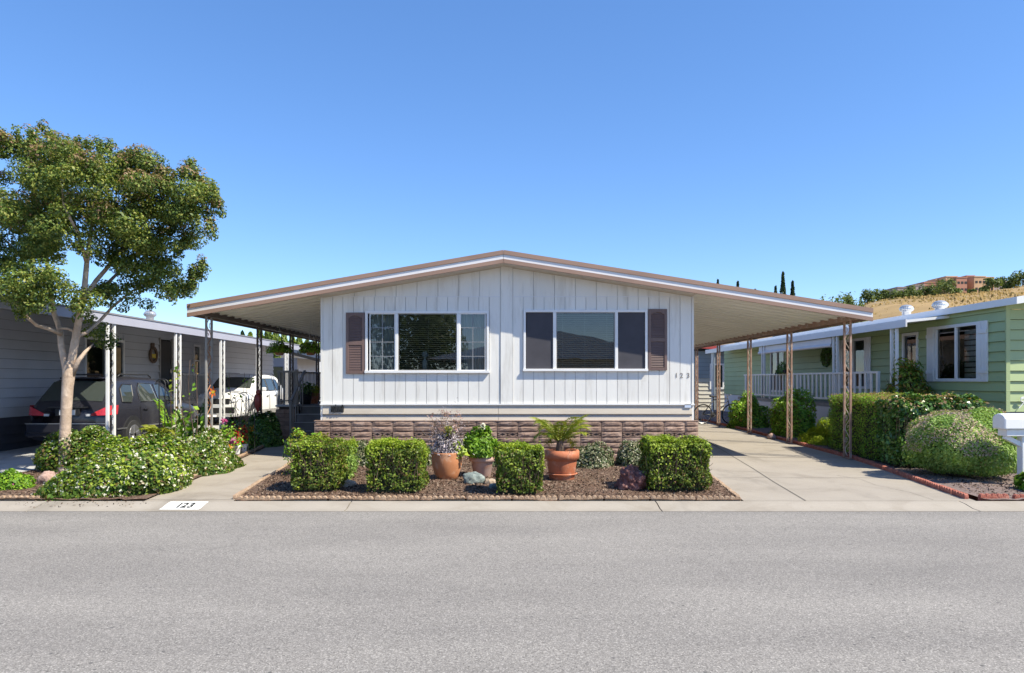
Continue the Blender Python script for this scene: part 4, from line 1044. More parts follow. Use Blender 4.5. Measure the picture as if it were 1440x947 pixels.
# ---- home at the driveway end; shade and sun are painted into its wall
bh = thing('end_home', (10, 36, 0), 'lap sided home, wall painted shaded above and lit below, red roof edge at driveway end', 'house')
hx = [(px(1000, 36), px(1034, 36), pz(545, 36), pz(514, 36))]
lap_wall_y(36, 8.9, 13.2, 1.72, 3.1, hx, .2).build('shaded_upper_wall', 'slate_tone', bh)  # shade put into the colour; one wall with the part below
lap_wall_y(36, 8.9, 13.2, .1, 1.72, hx, .2).build('lit_lower_wall', 'beige_siding', bh)  # lit part of the same wall, given its own lighter colour
m = MB()
for (xa, xb, c, d) in cut((8.9, 13.2, .1, 3.3), hx): m.box(xa, xb, 36.002, 36.1, c, d)
m.build('wall_frame', 'lap_shadow', bh)
a, b, c, d = hx[0]
f = MB().box(a - .08, b + .08, 35.93, 36.02, d, d + .09).box(a - .08, b + .08, 35.93, 36.02, c - .09, c).box(a - .08, a, 35.93, 36.02, c, d).box(b, b + .08, 35.93, 36.02, c, d).box((a + b) / 2 - .05, (a + b) / 2 + .05, 35.93, 36.02, c, d)
f = f.build('window', 'white_trim', bh); MB().quad((a, 35.97, c), (b, 35.97, c), (b, 35.97, d), (a, 35.97, d)).build('pane', 'car_glass', f)
m = MB().prism([(8.4, 35.4, 3.35), (13.6, 35.4, 2.95), (13.6, 35.4, 3.1), (8.4, 35.4, 3.5)], (0, 9, 0)); m.build('roof', 'roof_grey', bh)
MB().prism([(8.4, 35.36, 3.30), (13.6, 35.36, 2.9), (13.6, 35.36, 3.13), (8.4, 35.36, 3.53)], (0, .035, 0)).build('fascia', 'red_trim', bh)
for p in (1003, 1032): X = px(p, 35.6); MB().box(X - .07, X + .07, 35.5, 35.62, .1, 3.1).build('porch_post', 'slate_tone', bh)

# ---- dark shed and white house past the grey home
ds = thing('dark_shed', (-11, 36, 0), 'dark grey low shed with sloping roof past the white car', 'shed')
MB().box(px(362, 36), px(418, 36), 36, 40, .1, 2.75).build('wall', 'grey_siding', ds)
MB().prism([(px(355, 36), 35.7, 3.45), (px(450, 36), 35.7, 2.55), (px(450, 36), 35.7, 2.7), (px(355, 36), 35.7, 3.6)], (0, 5, 0)).build('roof', 'dark', ds)
MB().box(px(372, 36), px(398, 36), 35.95, 35.999, 1.2, 2.3).build('window', 'car_glass', ds)
wh = thing('white_garage', (-11, 46, 0), 'small white outbuilding glimpsed between the hanging baskets', 'outbuilding')
MB().box(px(395, 46), px(452, 46), 46, 50, .1, 3.2).build('wall', 'white_siding', wh)
MB().prism([(px(390, 46), 45.6, 3.2), (px(456, 46), 45.6, 3.2), (px(423, 46), 45.6, 3.9)], (0, 5, 0)).build('roof', 'roof_grey', wh)
MB().box(px(420, 46), px(428, 46), 45.95, 45.999, 1.9, 2.8).build('window', 'slate_tone', wh)

rf_ = thing('rear_fence', (0, 38, .1), 'weathered board fence closing the lot behind the white home', 'fence')
m = MB(); m2 = MB()
for q in range(118): x = -9 + q * .15; m.box(x, x + .14, 38, 38.02, .1, 1.95 + R.uniform(-.01, .01))
m.build('boards', 'twig', rf_)
for q in range(8): x = -9 + q * 2.5; MB().box(x, x + .1, 38.021, 38.12, .1, 1.9).build('fence_post', 'twig', rf_)
# ---- home across the street, seen only mirrored in the windows
oh = thing('opposite_home', (3, -15, 0), 'pale home across the street mirrored in the window panes', 'house')
MB().box(-2.5, 9, -24, -15, 0, 3.0).build('wall', 'beige_siding', oh)
MB().prism([(-5, -14.5, 2.9), (12, -14.5, 2.9), (3, -14.5, 4.6)], (0, -10, 0)).build('roof', 'roof_white', oh)

ot = thing('opposite_tree', (-5.6, -17, 0), 'leafy tree across the street mirrored in the window nearest the path', 'tree')
MB().tube([(-5.6, -17, -.1), (-5.6, -17, 3.5)], [.2, .12], 8).build('trunk', 'bark', ot)
P, N = dome_cloud(6000, (-5.6, -17, 4.4), 3.9, 3, 4.2, .3, 5, -.9, .35); leaves('crown', P, N, .28, .18, 'lf_oak', ot, .9, .2)
# ================================================================== vehicles
def chaikin(p, closed=False, it=2):
    for _ in range(it):
        q = [p[0]]
        for a, b in zip(p, p[1:]): q += [tuple(np.array(a) * .78 + np.array(b) * .22), tuple(np.array(a) * .22 + np.array(b) * .78)]
        q.append(p[-1]); p = q
    return p
def car(name, label, loc, rz, paint, st, glass, group=None, zb=.28, tail=True):
    """st: stations (y, half width, belt z, roof half width, roof z) from tail to nose"""
    t = thing(name, (0, 0, 0), label, 'car')
    st = np.array(st); ys = np.linspace(st[0, 0], st[-1, 0], 70)
    prm = np.stack([np.interp(ys, st[:, 0], st[:, k]) for k in range(1, 5)], 1)
    ker = np.array([.25, .5, .25])
    for _ in range(2): prm[1:-1] = np.stack([np.convolve(prm[:, k], ker, 'valid') for k in range(4)], 1)
    def section(p):
        hw, zbelt, rw, zr = p
        pts = [(0, zb), (hw * .9, zb), (hw * .985, zb + .12), (hw, zb + .34), (hw * .985, zbelt - .12), (hw * .95, zbelt), (rw + (hw * .93 - rw) * .06, zr - (zr - zbelt) * .06), (rw * .86, zr + .005), (rw * .45, zr + .025), (0, zr + .03)]
        return chaikin(pts)
    m = MB(); rows = []
    for y, p in zip(ys, prm):
        s = section(p); full = [(-x, z) for x, z in reversed(s)][:-1] + s if False else s
        rows.append([(x, y, z) for x, z in s])
    n_ = len(rows[0])
    for sg_ in (1, -1):
        base = len(m.v)
        for r in rows: m.v += [(x * sg_, y, z) for x, y, z in r]
        for i in range(len(rows) - 1):
            for k in range(n_ - 1):
                q = (base + i * n_ + k, base + (i + 1) * n_ + k, base + (i + 1) * n_ + k + 1, base + i * n_ + k + 1)
                m.f.append(q if sg_ > 0 else q[::-1])
        m.f.append(tuple(base + k for k in range(n_))); m.f.append(tuple(base + (len(rows) - 1) * n_ + k for k in range(n_)))
    body = m.build('body', paint, t, smooth=True)
    def at(y): return [np.interp(y, ys, prm[:, k]) for k in range(4)]
    def side(y, z, sg_, off=.012):
        hw, zbelt, rw, zr = at(y); u = (z - zbelt) / max(.01, zr - zbelt)
        return (sg_ * (hw * .95 + (rw - hw * .95) * u + off), y, z)
    for ip, poly in enumerate(glass['side']):
        for sg_ in (1, -1):
            m = MB(); P = [side(y, z, sg_) for y, z in poly]; m.add(P, [tuple(range(len(P)))])
            w = m.build('side_window', 'car_glass', t)
            tr = MB()
            for a, b in zip(P, P[1:] + P[:1]): tr.bar(a, b, .018, .014)
            tr.build('window_trim', 'chrome' if paint == 'black_car' and ip else 'black_iron', w)
    for nm, (ya, yb, ka, kb, inset) in glass['end'].items():
        m = MB(); nx_ = 8; nyy = 6
        for i in range(nyy + 1):
            y = ya + (yb - ya) * i / nyy; hw, zbelt, rw, zr = at(y)
            for k in range(nx_ + 1):
                u = -1 + 2 * k / nx_; x = u * (rw * inset)
                m.v.append((x, y, zr + .03 - (abs(u) * inset) ** 2 * .028 + .014))
        for i in range(nyy):
            for k in range(nx_): q = i * (nx_ + 1) + k; m.f.append((q, q + 1, q + nx_ + 2, q + nx_ + 1))
        m.build(nm, 'car_glass', t, smooth=True)
    for yy in glass['wheels']:
        hw = at(yy)[0]
        for sg_ in (1, -1):
            xo = sg_ * (hw + .012)
            MB().tube([(sg_ * (hw - .3), yy, .35), (xo, yy, .35)], [.43, .43], 28).build('wheel_arch', 'dark', t)
            w = MB().tube([(sg_ * (hw - .2), yy, .345), (sg_ * (hw - .02), yy, .345), (sg_ * (hw + .03), yy, .345), (sg_ * (hw + .035), yy, .345)], [.345, .345, .325, .24], 28).build('wheel', 'tyre', t, smooth=False)
            rm = MB().tube([(sg_ * (hw + .02), yy, .345), (sg_ * (hw + .04), yy, .345)], [.235, .225], 24)
            for q in range(5):
                a = q * 2 * math.pi / 5 + .3; rm.bar((sg_ * (hw + .045), yy, .345), (sg_ * (hw + .045), yy + .21 * math.cos(a), .345 + .21 * math.sin(a)), .02, .06)
            rm.build('rim', 'alloy', w)
    for y in glass['doors']:
        for sg_ in (1, -1):
            m = MB()
            for a, b in zip(np.linspace(zb + .15, 1.0, 8), np.linspace(zb + .15, 1.0, 8)[1:]):
                hw = at(y)[0]; xo = lambda z: sg_ * (hw * (.985 + .015 * math.sin(math.pi * min(1, (z - zb) / .7))) + .006)
                m.bar((xo(a), y, a), (xo(b), y, b), .012, .006)
            m.build('door_seam', 'dark', t)
    for y in glass['handles']:
        for sg_ in (1, -1):
            hw, zbelt = at(y)[:2]; z = zbelt - .12
            MB().box(*sorted((sg_ * (hw * .985), sg_ * (hw * .985 + .035))), y - .09, y + .09, z - .018, z + .018).build('door_handle', paint if paint != 'white_car' else 'alloy', t, bevel=.008)
    return t, at

suv_st = [(0.0, .80, .74, .60, .80), (.03, .86, .98, .72, 1.02), (.12, .895, 1.03, .74, 1.10), (.30, .905, 1.04, .70, 1.32), (.55, .905, 1.04, .66, 1.57), (.80, .905, 1.04, .655, 1.63), (1.6, .908, 1.03, .66, 1.655), (2.5, .908, 1.02, .65, 1.63), (2.95, .905, 1.01, .63, 1.52), (3.45, .90, .99, .70, 1.16), (3.65, .89, .97, .74, 1.06), (4.2, .86, .92, .70, .97), (4.48, .80, .82, .62, .86), (4.58, .70, .60, .5, .66)]
suv, at_ = car('black_suv', 'black estate style SUV parked nose in under the grey carport', None, 0, 'black_car', suv_st,
    dict(side=[[(.62, 1.10), (.98, 1.08), (1.12, 1.22), (1.2, 1.48), (.86, 1.50), (.70, 1.40)], [(1.38, 1.09), (2.18, 1.08), (2.08, 1.50), (1.55, 1.52), (1.42, 1.40)], [(2.26, 1.08), (3.15, 1.08), (2.72, 1.42), (2.45, 1.50), (2.24, 1.49)]],
         end={'rear_window': (.13, .52, 0, 0, .93), 'windscreen': (2.98, 3.50, 0, 0, .9)}, wheels=(.95, 3.62), doors=(1.3, 2.22, 3.2), handles=(1.52, 2.45)))
for sg_ in (1, -1):
    m = MB()
    for i in range(9):
        u = i / 8; y = -.012 + .04 * u + .30 * max(0, u - .5) ** 1.3 * 2.4; x = .50 + .41 * min(1, u * 1.45)
        m.v += [(sg_ * x, y - .016, .82 + .02 * u), (sg_ * x, y - .006 + .03, .86 + .18 * min(1, u * 1.6))]
    m.f = [((2 * i, 2 * i + 2, 2 * i + 3, 2 * i + 1) if sg_ > 0 else (2 * i + 1, 2 * i + 3, 2 * i + 2, 2 * i)) for i in range(8)]
    tl = m.build('taillight', 'red_lamp', suv, smooth=True)
    MB().box(*sorted((sg_ * .40, sg_ * .50)), -.02, .05, .81, .86).build('reverse_lamp', 'clear_lamp', tl)
    m = MB().tube([(sg_ * .60, .85, 1.66), (sg_ * .60, .95, 1.72), (sg_ * .60, 2.2, 1.72), (sg_ * .60, 2.35, 1.65)], .018, 8); m.build('roof_rail', 'black_iron', suv, smooth=True)
    MB().box(*sorted((sg_ * .90, sg_ * 1.08)), 3.0, 3.1, 1.06, 1.2).build('wing_mirror', 'black_car', suv, bevel=.03)
    MB().box(*sorted((sg_ * .905, sg_ * .918)), .3, 4.3, .50, .53).build('side_moulding', 'alloy', suv)
m = MB().box(-.86, .86, -.09, .12, .44, .66); m.box(-.9, .9, -.05, .3, .36, .5); m.build('bumper', 'black_car', suv, bevel=.04)
MB().box(-.86, .86, -.094, -.09, .645, .66).build('bumper_strip', 'alloy', suv)
pl = MB().box(-.26, .26, -.012, .02, .82, .97).build('plate_recess', 'dark', suv); MB().box(-.17, .17, -.02, -.013, .835, .945).build('licence_plate', 'plate', pl)
MB().box(-.42, .42, -.015, .05, .985, 1.01).build('tailgate_trim', 'black_iron', suv); MB().tube([(.0, .1, 1.07), (.22, .13, 1.10), (.5, .16, 1.13)], .012, 6).build('rear_wiper', 'black_iron', suv)
MB().box(-.48, .48, .48, .75, 1.612, 1.65).build('spoiler', 'black_car', suv, bevel=.02)
suv.location = (-9.5, 15.3, gz(0, 15) + .008)

wc_st = [(0.0, .80, .74, .60, .80), (.04, .88, 1.0, .72, 1.05), (.2, .92, 1.06, .72, 1.25), (.5, .925, 1.08, .67, 1.58), (.8, .925, 1.07, .66, 1.66), (1.8, .925, 1.06, .67, 1.70), (2.5, .925, 1.05, .66, 1.68), (2.9, .92, 1.04, .64, 1.58), (3.4, .915, 1.03, .72, 1.22), (3.6, .91, 1.03, .76, 1.12), (4.2, .89, .99, .76, 1.04), (4.45, .86, .92, .70, .96), (4.56, .8, .72, .62, .78), (4.6, .72, .55, .5, .6)]
wc, atw = car('white_car', 'white crossover car facing the street under the grey carport', None, 0, 'white_car', wc_st,
    dict(side=[[(.75, 1.14), (1.25, 1.12), (1.25, 1.52), (.95, 1.50)], [(1.38, 1.12), (2.1, 1.11), (2.1, 1.55), (1.38, 1.55)], [(2.18, 1.11), (3.05, 1.12), (2.7, 1.44), (2.45, 1.54), (2.18, 1.55)]],
         end={'rear_window': (.22, .48, 0, 0, .9), 'windscreen': (2.92, 3.45, 0, 0, .95)}, wheels=(.85, 3.65), doors=(1.3, 2.14, 3.15), handles=(1.5, 2.35)))
for sg_ in (1, -1):
    m = MB().add([(sg_ * .45, 4.50, .90), (sg_ * .86, 4.32, .98), (sg_ * .885, 4.22, .86), (sg_ * .82, 4.44, .80), (sg_ * .5, 4.56, .78)], [(0, 1, 2, 3, 4)])
    m.v = [(x * 1.015, y + .03, z) for x, y, z in m.v]; m.build('headlight', 'clear_lamp', wc)
    MB().box(*sorted((sg_ * .9, sg_ * 1.1)), 2.98, 3.1, 1.1, 1.24).build('wing_mirror', 'white_car', wc, bevel=.035)
    MB().box(*sorted((sg_ * .915, sg_ * .94)), .3, 4.3, .3, .46).build('sill_trim', 'grey_metal', wc)
MB().box(-.42, .42, 4.5, 4.59, .70, .88).build('upper_grille', 'dark', wc, bevel=.02)
MB().box(-.6, .6, 4.5, 4.63, .40, .60).build('lower_grille', 'dark', wc, bevel=.03)
MB().box(-.18, .18, 4.63, 4.64, .58, .68).build('licence_plate', 'plate', wc)
m = MB()
for sg_ in (1, -1): m.tube([(sg_ * .62, .9, 1.69), (sg_ * .62, 1.0, 1.75), (sg_ * .62, 2.3, 1.75), (sg_ * .62, 2.4, 1.68)], .016, 6)
m.build('roof_rail', 'grey_metal', wc)
wc.rotation_euler = (0, 0, math.pi); wc.location = (-9.63, 28.0, gz(0, 25) + .008)

# ------------------------------------------------------------------ bicycle
bk = thing('bicycle', (0, 0, 0), 'dark bicycle leaning on a carport post near the driveway end', 'bicycle')
for x in (-.52, .52):
    w_ = MB().tube([(x + .33 * math.cos(a), 0, .34 + .33 * math.sin(a)) for a in np.linspace(0, 2 * math.pi, 33)], .018, 6, cap=False).build('wheel', 'tyre', bk, smooth=True)
    s = MB()
    for k in range(14): a = k * math.pi / 7; s.bar((x, 0, .34), (x + .315 * math.cos(a), 0, .34 + .315 * math.sin(a)), .004)
    s.tube([(x + .31 * math.cos(a), 0, .34 + .31 * math.sin(a)) for a in np.linspace(0, 2 * math.pi, 33)], .008, 4, cap=False)
    s.build('spokes', 'alloy', w_)
m = MB()
for a, b in (((-.52, 0, .34), (-.15, 0, .82)), ((-.15, 0, .82), (.36, 0, .86)), ((-.10, 0, .30), (.38, 0, .78)), ((-.10, 0, .30), (-.17, 0, .92)), ((-.52, 0, .34), (-.10, 0, .30)), ((.34, 0, .95), (.52, 0, .34))): m.tube([a, b], .016, 8)
m.build('frame', 'black_iron', bk, smooth=True)
MB().tube([(.30, -.28, 1.02), (.33, -.1, 1.0), (.34, 0, .96), (.33, .1, 1.0), (.30, .28, 1.02)], .013, 8).build('handlebar', 'alloy', bk, smooth=True)
MB().box(-.30, -.04, -.07, .07, .92, .97).build('saddle', 'black_iron', bk, bevel=.02)
m = MB().tube([(-.10, -.09, .30), (-.10, .09, .30)], .02, 8); m.tube([(-.10, .05, .30), (-.10, .055, .30)], .09, 16); m.bar((-.10, .09, .30), (.02, .09, .2), .02); m.bar((-.10, -.09, .30), (-.22, -.09, .4), .02)
m.build('crank', 'alloy', bk)
bk.location = (7.02, 24.1, gz(0, 24) + .02); bk.rotation_euler = (math.radians(7), 0, math.radians(12))

# ------------------------------------------------------------------ mailbox on a white post
mbx = thing('mailbox', (7.75, 10.7, 0), 'white mailbox on a braced white post beside the mauve shrub', 'mailbox')
m = MB(); x0, x1 = 7.36, 7.98; z0 = .885; n_ = 10; pr = [(x0, 10.56, z0), (x0, 10.84, z0)]
prof = [(10.84, z0), (10.84, z0 + .15)] + [(10.70 + .14 * math.cos(a), z0 + .15 + .085 * math.sin(a)) for a in np.linspace(0.2, math.pi - .2, 9)] + [(10.56, z0 + .15), (10.56, z0)]
m.prism([(x0, y, z) for y, z in prof], (x1 - x0, 0, 0)); m.build('box', 'white_metal', mbx, bevel=.02)
MB().box(x0 + .06, x1 + .1, 10.6, 10.8, z0 - .1, z0 - .004).build('support_board', 'white_metal', mbx, bevel=.006)
MB().bar((x0 + .09, 10.7, z0 - .11), (7.78, 10.7, z0 - .28), .07, .07).build('brace', 'white_metal', mbx, bevel=.006)
MB().box(7.68, 7.80, 10.64, 10.76, .02, z0 - .1).build('post', 'white_metal', mbx, bevel=.006)
# ================================================================== planting before the home
G1 = 'clipped cube hedges along the kerb'
box_hedge('cube_hedge', 'clipped cube hedge beside the entrance path, first along the kerb', -3.07, -2.42, 9.96, 10.70, .03, .715, 8200, .036, .024, 'lf_hedge', 'lf_bright_shoot', 1800, G1)
box_hedge('cube_hedge', 'wide clipped hedge with lime green top left of the round orange pot', -2.01, -1.21, 9.9, 10.5, .03, .69, 9000, .036, .024, 'lf_hedge', 'lf_bright_shoot', 5200, G1)
box_hedge('cube_hedge', 'narrow clipped hedge with yellowish top in front of the potted palm', -.16, .475, 9.77, 10.3, .03, .67, 7200, .036, .024, 'lf_hedge', 'lf_bright_shoot', 4200, G1)
box_hedge('cube_hedge', 'widest clipped hedge beside the red lava rock at the driveway corner', 1.96, 2.85, 10.02, 10.7, .03, .735, 9800, .036, .024, 'lf_hedge', 'lf_bright_shoot', 4200, G1)
box_hedge('clipped_shrub', 'yellowish clipped shrub tucked behind the path side cube hedge', -2.74, -2.44, 10.95, 11.5, .03, .64, 3000, .036, .024, 'lf_sage', 'lf_bright_shoot', 1200, None)
box_hedge('yellow_sprout_plant', 'yellow green sprouting plant behind the path side cube hedge', -3.6, -3.0, 11.6, 12.0, .03, .66, 1200, .05, .03, 'lf_privet', 'lf_sago', 700, None, cat='plant', wob=.08)
for (xa, xb, yy, lab, s) in ((-2.98, -2.42, 13.2, 'low grey green hawthorn clump between the first two cube hedges', 3), (-1.75, -1.25, 13.3, 'low pale hawthorn clump behind the round orange pot', 5),
                             (1.08, 1.98, 13.0, 'low hawthorn shrub against the block skirting, beside the potted palm', 8), (1.9, 2.6, 13.2, 'low hawthorn shrub against the block skirting behind the lava rock', 9),
                             (-.45, .0, 13.2, 'low hawthorn tuft against the skirting behind the whitened pot', 12)):
    dome_shrub('hawthorn_shrub', lab, 'shrub', ((xa + xb) / 2, yy, .04), (xb - xa) / 2, .42, .47, 2600, .05, .03, 'lf_hawthorn', s, 'low hawthorn shrubs along the skirting', 'lf_white', 60, .02)

# pots
def pot(name, label, c, prof, mat, extra=None):
    t = thing(name, c, label, 'potted plant')
    r_in = prof[-1][0]
    p = MB().lathe([(0.001, 0)] + prof + [(r_in - .03, prof[-1][1]), (r_in - .04, prof[-1][1] - .06)], c, 36).build('pot', mat, t, smooth=True)
    MB().lathe([(.001, prof[-1][1] - .05), (r_in - .035, prof[-1][1] - .055)], c, 24).build('potting_soil', 'soil', t)
    if extra:
        m = MB()
        for (r0, za, zb) in extra: m.lathe([(r0 - .01, za), (r0 + .012, za + .006), (r0 + .012, zb - .006), (r0 - .01, zb)], c, 36)
        m.build('pot_rim', mat, p, smooth=True)
    return t
pc = (-.99, 11.3, .05)
t = pot('potted_plant', 'round orange terracotta pot holding a wispy lavender grey plant', pc, [(.15, 0), (.165, .01), (.2, .1), (.235, .22), (.247, .33), (.24, .41), (.245, .43)], 'terracotta')
stems('stems', (pc[0], pc[1], .42), 60, .3, .62, .006, 'twig', t)
D = norm(NR.normal(0, 1, (5000, 3))); D = D[D[:, 2] > -.1][:1700]
P = np.array([pc[0] - .02, pc[1], .48]) + D * (NR.random((len(D), 1)) ** .5) * np.array([.3, .25, .36]); leaves('foliage', P, D, .055, .016, 'lf_silver', t, 1.0, .3)
P = np.array([pc[0], pc[1], .78]) + NR.normal(0, 1, (1500, 3)) * np.array([.15, .1, .17]); leaves('dry_sprays', P, P - np.array(pc), .035, .008, 'lf_silver', t, 1.2)
Q = []
for k in range(16):
    a = R.uniform(0, 6.28); r_ = R.uniform(.02, .3); q = np.array([pc[0] + r_ * math.cos(a), pc[1] + r_ * math.sin(a), R.uniform(.8, 1.12)]); Q.append(q + NR.normal(0, .028, (22, 3)))
Q = np.concatenate(Q); leaves('flower_heads', Q, Q - np.array(pc), .03, .016, 'lf_pink', t, 1.0, stuff=True)
P = np.array([pc[0] + .03, pc[1] - .1, .82]) + NR.normal(0, .035, (60, 3)); leaves('young_leaves', P, P * 0 + [0, -1, .5], .05, .03, 'lf_sago', t, .8)
P = np.array([pc[0] + .23, pc[1] - .12, .53]) + NR.normal(0, 1, (50, 3)) * [.05, .03, .06]; leaves('yellow_leaves', P, P * 0 + [.3, -1, .5], .09, .06, 'lf_bright_shoot', t, .7)

pc = (-.44, 11.6, .05)
t = pot('potted_plant', 'pinkish white bloomed terracotta pot with a bright green bushy plant', pc, [(.13, 0), (.14, .01), (.175, .24), (.185, .25), (.2, .26), (.21, .33), (.205, .35)], 'terracotta_white', [(.2, .25, .345)])
stems('stems', (pc[0], pc[1], .34), 30, .22, .4, .007, 'twig', t)
P, N = dome_cloud(3600, (pc[0] - .02, pc[1], .40), .33, .3, .46, .2, 44, -.02, .3); leaves('foliage', P, N, .062, .036, 'lf_bright', t, .9, .3)
P = np.array([pc[0] + .02, pc[1] - .1, .88]) + NR.normal(0, .02, (30, 3)); leaves('blossoms', P, P * 0 + [0, -.5, 1], .035, .03, 'lf_white', t, .4)

pc = (.83, 11.2, .05)
t = pot('potted_plant', 'largest terracotta pot, holding a small feathery palm', pc, [(.185, 0), (.195, .012), (.235, .30), (.24, .33), (.262, .34), (.268, .46), (.26, .475)], 'terracotta_red', [(.262, .335, .468), (.235, .10, .115)])
m = MB().tube([(pc[0] - .03, pc[1], .45), (pc[0] - .03, pc[1], .68)], [.07, .05], 10); m.build('trunk', 'twig', t)
def frond(c, az, L, rise, droop, nl, ll, P, N, D, S, bend=0):
    pts = []
    for k in range(13):
        u = k / 12; r_ = L * u * (1 - .18 * u); z = rise * u - droop * u * u
        aa = az + bend * u; pts.append(np.array([c[0] + r_ * math.cos(aa), c[1] + r_ * math.sin(aa), c[2] + z]))
    S.tube([tuple(p) for p in pts], [.008 - .005 * k / 12 for k in range(13)], 5)
    for k in range(nl):
        u = .15 + .85 * k / nl; i = min(11, int(u * 12)); f_ = u * 12 - i; p = pts[i] * (1 - f_) + pts[i + 1] * f_
        tg = pts[i + 1] - pts[i]; tg /= np.linalg.norm(tg); sd = np.cross(tg, [0, 0, 1]); sd /= max(1e-6, np.linalg.norm(sd)); up = np.cross(sd, tg)
        le = ll * math.sin(math.pi * (.15 + .8 * u)) 
        for s in (1, -1):
            d = sd * s * .8 + tg * .65 + up * .12; d /= np.linalg.norm(d); P.append(p + d * le / 2); N.append(up + sd * s * .3); D.append(d)
    return pts
def fronds(t, c, n, L, rise, droop, nl, ll, lw, mat, smat='twig', seed=1, azr=(0, 6.28)):
    rn = random.Random(seed); P, N, D = [], [], []; S = MB()
    for k in range(n):
        az = azr[0] + (azr[1] - azr[0]) * (k + rn.uniform(-.3, .3)) / n
        frond(c, az, L * rn.uniform(.75, 1.1), rise * rn.uniform(.6, 1.3), droop * rn.uniform(.7, 1.3), nl, ll * rn.uniform(.8, 1.1), P, N, D, S)
    S.build('frond_stalks', smat, t, smooth=True)
    leaves('fronds', np.array(P), np.array(N), ll, lw, mat, t, .15, 0, np.array(D))
fronds(t, (pc[0] - .03, pc[1], .62), 21, .56, .60, .34, 36, .19, .010, 'lf_palm', 'lf_sago', 21)

# stones
def rock(name, label, c, s, mat, seed, sub=4, rough=.28, flat=.35):
    rn = np.random.default_rng(seed); import bmesh
    bm = bmesh.new(); bmesh.ops.create_icosphere(bm, subdivisions=sub, radius=1)
    A = norm(rn.normal(0, 1, (9, 3))); B = norm(rn.normal(0, 1, (26, 3)))
    for v in bm.verts:
        d = np.array(v.co); k = min(1.0, min([(0.62 + .3 * (i % 3) / 2) / max(.05, d @ a) for i, a in enumerate(A)]))
        r_ = k + rough * .35 * float(np.sum(np.exp(30 * (B @ d - 1)))) - (.06 if mat != 'lava_rock' else .09) * float(np.sin(d[0] * 9 + seed) * np.sin(d[1] * 8 + 1) * np.sin(d[2] * 7 + 1)) + (0 if mat != 'lava_rock' else .05 * float(np.sin(d[0] * 21) * np.sin(d[1] * 19 + 2) + np.sin(d[2] * 23 + d[0] * 9)))
        v.co = Vector(tuple(d * r_)); v.co.x *= s[0]; v.co.y *= s[1]; v.co.z = max(v.co.z, -flat) * s[2]
    me = bpy.data.meshes.new(name); bm.to_mesh(me); bm.free(); me.materials.append(M[mat])
    me.polygons.foreach_set('use_smooth', [True] * len(me.polygons))
    o = bpy.data.objects.new(name, me); COL.objects.link(o); o.location = (c[0], c[1], c[2] + flat * s[2] - .02); o.rotation_euler.z = seed
    return tag(o, label, 'rock')
rock('rock', 'smooth grey blue rock in front of the whitened terracotta pot', (px(664, 10.85), 10.85, .06), (.19, .15, .13), 'grey_rock', 3)
rock('rock', 'small tan rock between grey blue rock and narrow clipped hedge', (px(690, 10.75), 10.75, .06), (.10, .09, .09), 'tan_rock', 4)
rock('rock', 'small dark pebble beside the narrow clipped hedge', (px(694, 10.35), 10.35, .05), (.075, .06, .07), 'grey_rock', 9, 3)
rock('rock', 'rugged dark red lava rock beside the widest clipped hedge', (px(887, 10.3), 10.3, .06), (.18, .15, .24), 'lava_rock', 6, 5, .75)
rock('rock', 'flat tan rock lying beside the path side cube hedge', (px(486, 10.5), 10.5, .05), (.17, .12, .09), 'tan_rock', 7)
rock('rock', 'pinkish round rock at the foot of the crape myrtle', (-7.05, 10.9, .05), (.14, .12, .15), 'pink_rock', 11)
rock('rock', 'pale rock on the driveway edging in front of the round shrub by the second post', (px(1086, 18.6), 18.6, .12), (.14, .12, .10), 'pink_rock', 13, 3)

# ------------------------------------------------------------------ jasmine side
dome_shrub('jasmine', 'big sprawling jasmine full of white blossom beside the tree trunk', 'shrub', (-5.68, 10.62, .0), 1.08, 1.3, .82, 32000, .056, .034, 'lf_jasmine', 31, 'jasmine shrubs by the path', 'lf_white', 800, .03, .10, .25, .74, -.1, None, 'lf_bright_shoot', 1500)
dome_shrub('jasmine', 'jasmine with white blossom around the iron posts, behind the fern', 'shrub', (-5.45, 12.75, .0), .60, 1.0, .74, 12000, .056, .034, 'lf_jasmine', 33, 'jasmine shrubs by the path', 'lf_white', 430, .031, .10, .25, .74, -.1)
dome_shrub('jasmine', 'darker jasmine clump behind the tree trunk against the grey driveway', 'shrub', (-7.6, 12.75, .0), .85, .75, .80, 10000, .056, .034, 'lf_jasmine', 35, 'jasmine shrubs by the path', 'lf_white', 180, .031, .12, .3, .7, -.1)
dome_shrub('bedding_plant', 'small bright green plant with pink flowers at the kerb', 'plant', (px(18, 10.4), 10.4, .02), .30, .28, .30, 2200, .045, .03, 'lf_bright', 37, None, 'lf_magenta', 14, .022)
t = thing('fern', (-5.95, 11.95, .0), 'yellowed arching fern rising out of the jasmine', 'fern')
fronds(t, (-5.93, 11.95, .62), 11, .36, .36, .24, 16, .13, .022, 'lf_sago', 'lf_sago', 5)
t = pot('potted_plant', 'small leaning terracotta pot of dry stems at the path edging', (-5.58, 12.25, .03), [(.10, 0), (.11, .01), (.135, .15), (.15, .155), (.152, .2)], 'terracotta_red')
stems('stems', (-5.58, 12.25, .18), 14, .25, .45, .007, 'tan_edge', t)
P = np.array([-5.68, 12.15, .22]) + NR.normal(0, 1, (70, 3)) * [.09, .07, .07]; leaves('foliage', P, P * 0 + [0, -1, .6], .08, .035, 'lf_sago', t, .8)
t = thing('silver_succulent', (-5.75, 12.2, .0), 'pale silvery succulent between fern and small leaning pot', 'succulent')
P = np.array([-5.75, 12.15, .42]) + NR.normal(0, 1, (380, 3)) * [.09, .08, .16]; leaves('foliage', P, P * 0 + [0, -1, .8], .09, .03, 'lf_hawthorn', t, .9)

